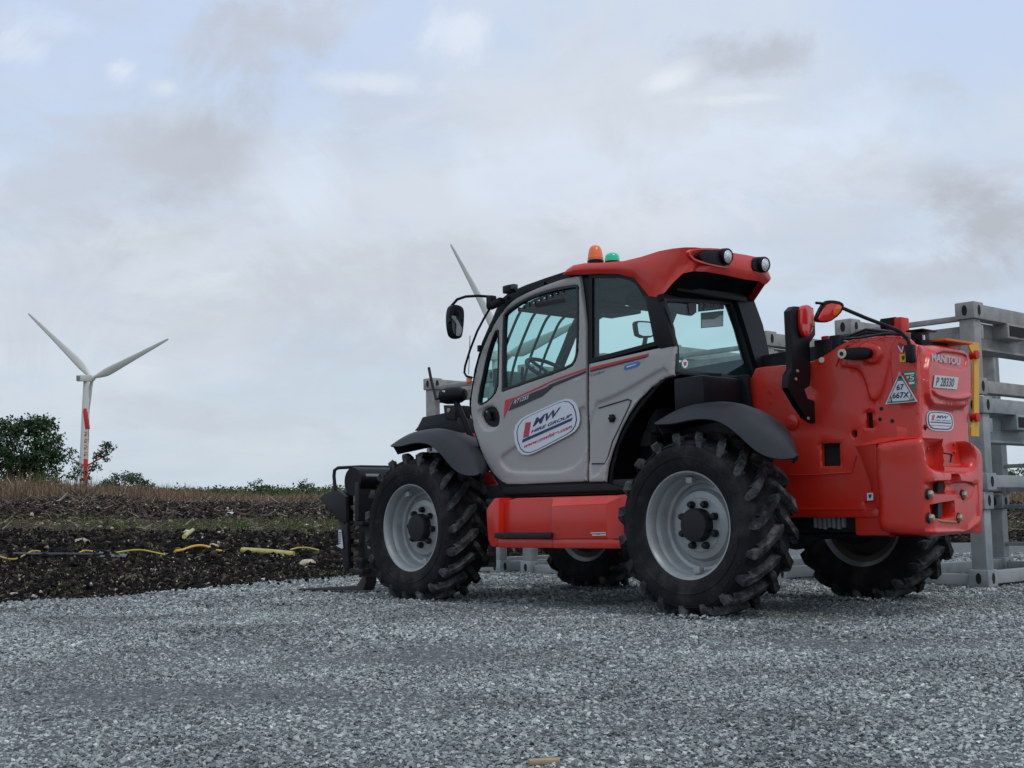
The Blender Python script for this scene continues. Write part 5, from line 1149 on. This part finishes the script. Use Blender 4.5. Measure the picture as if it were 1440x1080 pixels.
lay('yellow_pipe', 'thick pale yellow pipe lying in the soil left of the forks', 'pipe', [(341, 779), (365, 780.5), (390, 782.5), (413, 785)], .055, YG, lift=.06, sub=2, n=14)
lay('yellow_pipe', 'short stub of yellow pipe lying farther back on the dark soil', 'pipe', [(259, 762), (271, 751)], .045, YG, lift=.10, sub=2, n=12)
lay('black_pipe', 'long black pipe lying beside the looping yellow hose', 'pipe', [(18, 785), (60, 785.5), (110, 785.5), (172, 786.5)], .028, BP, sub=3)
b = MB(); q = [ground_field(*p) for p in ((136, 787), (176, 787), (182, 780), (140, 779))]; b.add([(p[0], p[1], p[2] + .05) for p in q] + [(p[0], p[1], p[2] + .02) for p in q], [[0, 1, 2, 3], [7, 6, 5, 4], [0, 4, 5, 1], [1, 5, 6, 2], [2, 6, 7, 3], [3, 7, 4, 0]], BP); tag(b.build('plastic_sheet'), 'flat black plastic sheet lying under the end of a yellow hose', 'sheet')
def rock(label, u, v, r, colr, name='pale_rock', cat='rock', sq=(1, .7, .5)):
    p = ground_field(u, v); bm_ = bmesh.new(); bmesh.ops.create_icosphere(bm_, subdivisions=3, radius=1)
    for w_ in bm_.verts: n_ = 1 + .28 * noise.noise(w_.co * 1.6 + Vector((u, v, 0))); w_.co = Vector((w_.co.x * r * sq[0] * n_ + p[0], w_.co.y * r * sq[1] * n_ + p[1], w_.co.z * r * sq[2] * n_ + p[2] + r * .2))
    b = MB(); b.bm(bm_, mat('rock_%d' % int(colr[0] * 100), colr, .85, var=.3, vscale=20)); tag(b.build(name, None, 50), label, cat, 'pale rocks in the field')
rock('white rock far back near the top of the dark soil, below the saplings', 324, 724, .16, (.60, .58, .50))
rock('pale stone behind the black pipe at the left', 115, 764, .14, (.38, .34, .26))
rock('small white stone beside the short yellow pipe stub', 264, 749, .10, (.58, .57, .54))
rock('flat tan stone behind the arched orange yellow hose', 299, 771, .12, (.45, .38, .26))
rock('curved pale piece of bark left of the fork tips', 433, 794, .12, (.46, .42, .30), 'bark_piece', 'bark')
rock('small white stone near the end of the yellow hose at mid left', 245, 787, .06, (.6, .6, .58))
rock('pale stone at the gravel edge in the lower left', 20, 838, .055, (.42, .40, .36))
rock('pale stone close to the gravel edge below the thick yellow pipe', 371, 817, .05, (.5, .47, .42))
b = MB(); p = ground_pt(765, 1077, lambda x, y: float(pad_h(x, y))); b.box((p[0], p[1], p[2] + .012), (.085, .028, .014), mat('tan_wood', (.33, .25, .15), .8, var=.3), .005, Matrix.Rotation(.2, 3, 'Z')); tag(b.build('wood_scrap'), 'small tan scrap of wood lying on the gravel at the bottom edge', 'wood')

# ---- steel frames in stacks
def steel_frame(X0, Y0, tier, label, protos={}, LX=1.37, LW=2.85, Hh=.79):
    STEEL = STEELW if tier == 2 else globals()['STEEL']; key = 2 if tier == 2 else (1 if tier else 0)
    if key not in protos:
        r = empty('steel_frame'); a = STEEL
        def part(nm, fn): b = MB(); fn(b); return b.build(nm, r, 40)
        def casting(x, y, z, top):
            def fn(b):
                b.box((x, y, z), (.178, .165, .145), STEEL, .012)
                for ax, d in (((0, 1, 0), .0835), ((0, -1, 0), .0835), ((1, 0, 0), .09), ((-1, 0, 0), .09)):
                    c = (x + ax[0] * d, y + ax[1] * d, z); pl = Plane(c, ax); q = [(.024 * math.cos(t), .045 * math.sin(t) + .0) for t in np.linspace(0, 2 * PI, 18, endpoint=False)]
                    b.prism(pl, q, -.01, .0025, DARK)
            part('corner_casting', fn)
        for x in (.09, LX - .09):
            for y in (-.083, -(LW - .083)):
                casting(x, y, .073, 0); casting(x, y, Hh - .073, 1)
                part('post', lambda b: b.box((x, y, Hh / 2), (.135, .12, Hh - .29), STEEL, .01))
        for y in (-.083, -(LW - .083)):
            part('side_rail', lambda b: (b.box((LX / 2, y, .06), (LX - .36, .10, .09), STEEL, .008)))
            part('side_rail', lambda b: (b.box((LX / 2, y, Hh - .125), (LX - .24, .05, .045), STEEL, .006), b.box((LX / 2, y - .12, Hh - .24), (LX - .1, .08, .12), STEEL, .006) if y > -1 and key else None))
            part('side_rail', lambda b: (b.box((LX / 2, y + (.0 if y > -1 else .0), .28), (LX - .26, .04, .04), STEEL, .006))) if y < -1 else None
        for x in (.09, LX - .09):
            part('end_beam', lambda b: b.box((x, -LW / 2, .075), (.12, LW - .33, .105), STEEL, .008))
            if key: part('end_beam', lambda b: b.box((x, -LW / 2, Hh - .075), (.13, LW - .33, .125), STEEL, .008))
            if not key or x > .5: continue
            def pocket(b):
                s = -1 if x < .5 else 1
                b.box((x + .10 * -s, -LW / 2, Hh - .20), (.05, LW - .4, .13), STEEL, .006); b.box((x + .01, -.80, Hh - .20), (.16, .36, .13), STEEL, .006); b.box((x + s * .071 + .01, -.80, Hh - .20), (.03, .30, .09), DARK); b.box((x + .01, -LW + .80, Hh - .20), (.16, .36, .13), STEEL, .006)
            part('fork_pocket', pocket)
            part('lower_channel', lambda b: (b.box((x + (.16 if x < .5 else -.16), -LW / 2, Hh - .30), (.16, LW - .3, .11), STEEL, .006), b.box((x + (.16 if x < .5 else -.16), -LW / 2, Hh - .365), (.20, LW - .3, .02), STEEL)))
        protos[key] = r; o = r
    else: o = copy_tree(protos[key])
    o.matrix_world = MW @ Matrix.Translation((X0, Y0, .802 * tier + .002)); tag(o, label, 'steel frame', 'galvanised steel frames stacked behind the telehandler')
    return o
where = ['nearest stack, right of the red counterweight', 'second stack from right, seen through the rear window', 'third stack from right, behind the cab', 'farthest stack, behind the front mudguard']
tiers = ['bottom', 'middle', 'top']
for i, (x0, dy) in enumerate(((-.05, 0), (2.08, .0), (4.22, .03), (5.98, -.03))):
    for t in range(3):
        steel_frame(x0 + (.02, -.01, .012)[(t + i) % 3], -2.65 + dy + (.0, .015, -.01)[(t * 2 + i) % 3], t, '%s grey steel frame in the %s' % (tiers[t], where[i]))
b = MB(); c = MW @ Vector((.03, -2.72, .80))
for k in range(3): b.tube([tuple(MW @ Vector((-.02 + .02 * k, -2.63, .77 + .012 * k))), tuple(MW @ Vector((.05 + .01 * k, -2.80, .83 + .01 * k)))], .007, mat('rope', (.42, .33, .20), .8), 6)
tag(b.build('lashing_rope'), 'tan rope lashed round the lower corner joint of the nearest steel stack', 'rope')

# ---- wind turbines and crane
WT = mat('turbine_white', (.62, .62, .61), .5, var=.03); WTG = mat('turbine_grey', (.25, .25, .26), .5)
def turbine(label, u, D, vhub, yaw, a0, Lb, r0):
    x = (u - 720) / F * D; zh = CAMH + (690 - vhub) / F * D; t = empty('wind_turbine', label, 'wind turbine', 'wind turbines on the skyline', Matrix.Translation((x, D, float(field_h(x, D)))))
    b = MB(); b.lathe([(r0, -5), (r0 * .95, zh * .3), (r0 * .78, zh * .7), (r0 * .6, zh - 2)], (0, 0, 0), (0, 0, 1), WT, 32, True); b.build('tower', t)
    ax = Vector((math.sin(yaw), math.cos(yaw), .07)).normalized(); hz = Vector((math.cos(yaw), -math.sin(yaw), 0)); up = ax.cross(hz) * -1
    if up.z < 0: up = -up
    c = Vector((0, 0, zh)); R = Matrix((hz, ax, up)).transposed(); k_ = Lb / 72; b = MB(); b.box(c - ax * 2.0 * k_, (4.4 * k_, 11 * k_, 4.4 * k_), WT, .7 * k_, R); b.box(c - ax * 7.6 * k_, (3.0 * k_, .3, 3.0 * k_), WTG, 0, R); b.build('nacelle', t)
    hub = c + ax * 5.6 * k_; b = MB(); b.lathe([(q * k_, w_ * k_) for q, w_ in [(.0005, 3.0), (1.2, 2.4), (2.2, .8), (2.5, -.8), (2.3, -2.2), (.0005, -2.3)]], hub, ax, WT, 28); b.build('hub', t)
    for k in range(3):
        a = math.radians(a0 + 120 * k); d = hz * math.cos(a) + up * math.sin(a); s = ax.cross(d).normalized(); b = MB(); vs = []; n = 12; ts = [0, .03, .08, .16, .24, .4, .6, .8, .93, .985, 1.0]
        ch = [2.4, 2.5, 3.9, 5.6, 5.5, 4.6, 3.5, 2.6, 1.9, 1.4, .7]; th = [2.4, 2.3, 2.0, 1.6, 1.3, .9, .65, .45, .35, .25, .15]
        for q, (tt, cc, hh) in enumerate(zip(ts, ch, th)):
            tw = math.radians(16 * (1 - tt) + 2); e1 = s * math.cos(tw) + ax * math.sin(tw); e2 = ax * math.cos(tw) - s * math.sin(tw); base = hub + d * (1.5 + Lb * tt) + ax * (-.03 * Lb * tt * tt * 1.0)
            for j in range(n): ph = 2 * PI * j / n; vs.append(base + e1 * k_ * (cc * .5 * math.cos(ph) + (cc - 2.0) * .2 * (cc > 2)) + e2 * (k_ * hh * .5 * math.sin(ph)))
        fs = [[i * n + j, i * n + (j + 1) % n, (i + 1) * n + (j + 1) % n, (i + 1) * n + j] for i in range(len(ts) - 1) for j in range(n)] + [[j for j in range(n)], [(len(ts) - 1) * n + j for j in range(n)][::-1]]
        b.add(vs, fs, WT); b.build('blade', t, 50)
    return t
turbine('white wind turbine standing clear on the left behind a red and white crane', 119, 1030, 532, math.radians(25), 139, 83, 3.5)
turbine('wind turbine mostly hidden behind the cab, one dark blade showing above the mirror', 697, 560, 500, math.radians(60), 127, 68, 2.6)
# crane
D = 960; cx0 = (121.5 - 720) / F * D; sc = D / F; cz = lambda v: CAMH + (690 - v) * sc
CR = mat('crane_red', (.50, .02, .025), .5); CW_ = mat('crane_white', (.7, .68, .66), .5)
t = empty('lattice_crane', 'tall red and white lattice crane in front of the left wind turbine', 'crane', None, Matrix.Translation((cx0, D, 0)))
b = MB(); b.box((0, 0, (cz(692) + cz(646)) / 2), (2.6, 2.6, cz(646) - cz(692)), CR, .1); b.box((0, 0, cz(690)), (9, 12, 1.6), CR, .2); b.build('crane_base', t)
b = MB(); z0_, z1_ = cz(646), cz(604); n = 9
for sx_ in (-1, 1):
    for sy_ in (-1, 1): b.tube([(sx_ * 1.25, sy_ * 1.25, z0_), (sx_ * 1.25, sy_ * 1.25, z1_)], .22, CW_, 6)
for k in range(n):
    a = z0_ + (z1_ - z0_) * k / n; c = z0_ + (z1_ - z0_) * (k + 1) / n; m_ = CR if k % 2 else CW_
    for sy_ in (-1, 1): b.tube([(-1.25, sy_ * 1.25, a), (1.25, sy_ * 1.25, c)], .2, m_, 5); b.tube([(1.25, sy_ * 1.25, a), (-1.25, sy_ * 1.25, a)], .2, CR, 5)
    for sx_ in (-1, 1): b.tube([(sx_ * 1.25, -1.25, c), (sx_ * 1.25, 1.25, a)], .2, m_, 5)
b.build('lattice_mast', t)
b = MB(); b.box((-.3, 0, (cz(604) + cz(578)) / 2), (3.0, 3.0, cz(578) - cz(604)), CR, .5, Matrix.Rotation(-.16, 3, 'Y')); b.box((-1.4, 0, cz(577)), (2.4, 2.4, 2.6), CR, .6); b.build('crane_head', t)
b = MB(); b.tube([(-.2, 0, cz(580)), (.9, 0, cz(568)), (1.0, 0, cz(560))], [.5, .4, .35], CW_, 6); b.tube([(1.9, 0, cz(620)), (1.6, 0, cz(565))], .12, WTG, 5); b.build('fly_jib', t)
for s_ in (-1, 1):
    b = MB(); e = (s_ * 12.2, 0, cz(643)); b.tube([(s_ * .8, 0, cz(655)), (s_ * 4, 0, cz(652)), e], [.7, .65, .6], WTG if s_ < 0 else CR, 7); b.box(e, (1.6, 1.2, 1.2), WTG if s_ < 0 else CR, .2, Matrix.Rotation(-s_ * .4, 3, 'Y')); b.build('outrigger_arm', t)

# ================================================================== SKY, LIGHT, CAMERA
w = bpy.data.worlds.new('World'); bpy.context.scene.world = w; w.use_nodes = True; nt = w.node_tree; N = nt.nodes; L = nt.links; bg = N['Background']; bg.inputs[1].default_value = .1
SUN_EL, SUN_AZ = math.radians(60), math.radians(145)      # azimuth measured clockwise from the view direction (+Y)
sky = N.new('ShaderNodeTexSky'); sky.sky_type = 'NISHITA'; sky.sun_disc = False; sky.sun_elevation = SUN_EL; sky.sun_rotation = SUN_AZ; sky.dust_density = 2; sky.ozone_density = 1
tc = N.new('ShaderNodeTexCoord'); nrm = N.new('ShaderNodeVectorMath'); nrm.operation = 'NORMALIZE'; L.new(tc.outputs['Generated'], nrm.inputs[0])
def vmath(op, a, b=None, s=None):
    n = N.new('ShaderNodeVectorMath'); n.operation = op; L.new(a, n.inputs[0])
    if b is not None:
        if hasattr(b, 'links'): L.new(b, n.inputs[1])
        else: n.inputs[1].default_value = b
    if s is not None:
        if hasattr(s, 'links'): L.new(s, n.inputs['Scale'])
        else: n.inputs['Scale'].default_value = s
    return n.outputs['Value'] if op in ('DOT_PRODUCT', 'LENGTH') else n.outputs[0]
def m1(op, a, b=0.0, c=None, clamp=False):
    n = N.new('ShaderNodeMath'); n.operation = op; n.use_clamp = clamp
    for i, q in enumerate((a, b) if c is None else (a, b, c)):
        if hasattr(q, 'links'): L.new(q, n.inputs[i])
        else: n.inputs[i].default_value = q
    return n.outputs[0]
def rng(a, lo, hi, o0=0, o1=1, smooth=True):
    n = N.new('ShaderNodeMapRange'); n.interpolation_type = 'SMOOTHSTEP' if smooth else 'LINEAR'; L.new(a, n.inputs[0]); n.inputs[1].default_value = lo; n.inputs[2].default_value = hi; n.inputs[3].default_value = o0; n.inputs[4].default_value = o1; return n.outputs[0]
def mixc(f, a, b):
    n = N.new('ShaderNodeMix'); n.data_type = 'RGBA'; L.new(f, n.inputs[0])
    for i, q in ((6, a), (7, b)):
        if hasattr(q, 'links'): L.new(q, n.inputs[i])
        else: n.inputs[i].default_value = (*q, 1)
    return n.outputs[2]
Dn = nrm.outputs[0]; sp_ = N.new('ShaderNodeSeparateXYZ'); L.new(Dn, sp_.inputs[0]); el = sp_.outputs['Z']
# clouds lie on a layer overhead: project the direction on to it
den = m1('ADD', m1('MAXIMUM', el, 0.0), .22); lay_ = N.new('ShaderNodeCombineXYZ'); L.new(m1('DIVIDE', sp_.outputs['X'], den), lay_.inputs[0]); L.new(m1('DIVIDE', sp_.outputs['Y'], den), lay_.inputs[1])
def nz3(vec, sc, det, ro, dist=0, off=(0, 0, 0)):
    n = N.new('ShaderNodeTexNoise'); n.inputs['Scale'].default_value = sc; n.inputs['Detail'].default_value = det; n.inputs['Roughness'].default_value = ro; n.inputs['Distortion'].default_value = dist; L.new(vmath('ADD', vec, off), n.inputs['Vector']); return n.outputs['Fac']
n_big = nz3(lay_.outputs[0], 1.1, 7, .55, .3, (3.1, 1.7, 0)); n_fine = nz3(lay_.outputs[0], 3.2, 9, .6, .5, (9.2, 4.4, 2)); n_dir = nz3(Dn, 7.0, 10, .66, .6, (1, 5, 2))
def blob(u, v, ru, rv, ang=0):
    """soft mask round a sky direction, ragged by noise"""
    d = ray(u, v); d = d / np.linalg.norm(d); a = math.radians(ang); r_ = np.cross(d, (0, 0, 1)); r_ /= np.linalg.norm(r_); q = np.cross(r_, d); e1 = (r_ * math.cos(a) + q * math.sin(a)) / (ru / F); e2 = (-r_ * math.sin(a) + q * math.cos(a)) / (rv / F)
    x = m1('SUBTRACT', vmath('DOT_PRODUCT', Dn, tuple(e1)), float(e1 @ d)); y = m1('SUBTRACT', vmath('DOT_PRODUCT', Dn, tuple(e2)), float(e2 @ d)); r = m1('SQRT', m1('ADD', m1('MULTIPLY', x, x), m1('MULTIPLY', y, y)))
    r = m1('ADD', r, m1('MULTIPLY', m1('SUBTRACT', n_dir, .5), 5.2)); r = m1('ADD', r, m1('MULTIPLY', m1('LESS_THAN', vmath('DOT_PRODUCT', Dn, tuple(d)), 0.0), 9.0)); return rng(r, 1.35, .2)
k10 = lambda c: (12.3 * c[0], 12.45 * c[1], 12.45 * c[2])
blue = vmath('SCALE', mixc(rng(el, 0, .5), k10((.49, .57, .66)), k10((.50, .59, .80))), None, 1.0)
blue = mixc(N.new('ShaderNodeValue').outputs[0], blue, sky.outputs[0]); blue.node.inputs[0].default_value = 0
for l in list(blue.node.inputs[0].links): L.remove(l)
blue.node.inputs[0].default_value = .12
c = mixc(rng(n_big, .36, .62, 0, .9), blue, k10((.55, .59, .645)))
c = mixc(rng(n_fine, .50, .70, 0, .5), c, k10((.455, .48, .53)))
n_mid = nz3(lay_.outputs[0], 1.9, 9, .58, .6, (5.3, 8.1, 4)); c = mixc(rng(n_mid, .47, .66, 0, .55), c, k10((.455, .485, .545))); n_hi = nz3(lay_.outputs[0], 2.4, 9, .6, .5, (2.3, 3.1, 7)); c = mixc(rng(n_hi, .56, .74, 0, .5), c, k10((.63, .66, .72)))
grey = k10((.385, .41, .46)); lgrey = k10((.45, .48, .54)); white = k10((.72, .75, .79)); pale = k10((.60, .67, .79))
for args, colr, amt in (((290, 190, 190, 85, 60), grey, .75), ((120, 250, 300, 50, 14), lgrey, .6), ((260, 440, 380, 105, -2), lgrey, .5), ((1120, 330, 260, 40, 4), lgrey, .35), ((560, 400, 420, 70, -4), lgrey, .55), ((360, 60, 150, 50, 25), lgrey, .6), ((1080, 88, 120, 42, 5), grey, .7), ((1390, 300, 150, 60, -30), grey, .95), ((1370, 390, 120, 25, 0), grey, .5),
                        ((430, 250, 90, 80, 40), pale, .55), ((1000, 230, 330, 60, 0), pale, .45), ((1250, 160, 160, 60, 0), pale, .4), ((100, 40, 120, 30, 0), pale, .4), ((700, 560, 900, 50, 0), k10((.47, .54, .60)), .45),
                        ((165, 95, 34, 26, 0), white, .55), ((235, 125, 35, 18, 0), white, .35), ((648, 45, 60, 45, 0), white, .45), ((525, 118, 85, 18, 0), white, .4), ((945, 112, 46, 20, 20), white, .5), ((1040, 138, 110, 10, 0), white, .35), ((960, 310, 120, 40, 0), k10((.60, .62, .68)), .6), ((190, 525, 55, 26, 0), k10((.60, .62, .67)), .5), ((30, 70, 60, 25, 0), white, .3)):
    c = mixc(m1('MULTIPLY', blob(*args), amt), c, colr)
haze_ = rng(el, .10, -.01); c = mixc(m1('MULTIPLY', haze_, .6), c, k10((.46, .53, .585)))
c = mixc(rng(el, -.002, -.03), c, k10((.10, .10, .09)))
L.new(c, bg.inputs[0])

sd = bpy.data.lights.new('sun', 'SUN'); sd.energy = 1.0; sd.angle = math.radians(14); sd.color = (1, .97, .92); so = bpy.data.objects.new('sun', sd); col.objects.link(so)
dirv = Vector((math.sin(SUN_AZ) * math.cos(SUN_EL), math.cos(SUN_AZ) * math.cos(SUN_EL), math.sin(SUN_EL))); so.rotation_euler = dirv.to_track_quat('Z', 'Y').to_euler()
cd = bpy.data.cameras.new('camera'); cd.sensor_width = 36; cd.lens = F / 1440 * 36; cd.clip_start = .05; cd.clip_end = 8000
co = bpy.data.objects.new('camera', cd); col.objects.link(co); co.location = (0, 0, CAMH); co.rotation_euler = (PI / 2 + PITCH, 0, 0)
sc_ = bpy.context.scene; sc_.camera = co; sc_.view_settings.view_transform = 'Standard'; sc_.view_settings.look = 'None'; sc_.view_settings.exposure = 0; sc_.view_settings.gamma = 1
sc_.render.resolution_x = 1024; sc_.render.resolution_y = 768; sc_.cycles.transparent_max_bounces = 16; sc_.cycles.max_bounces = 8; sc_.cycles.use_adaptive_sampling = True
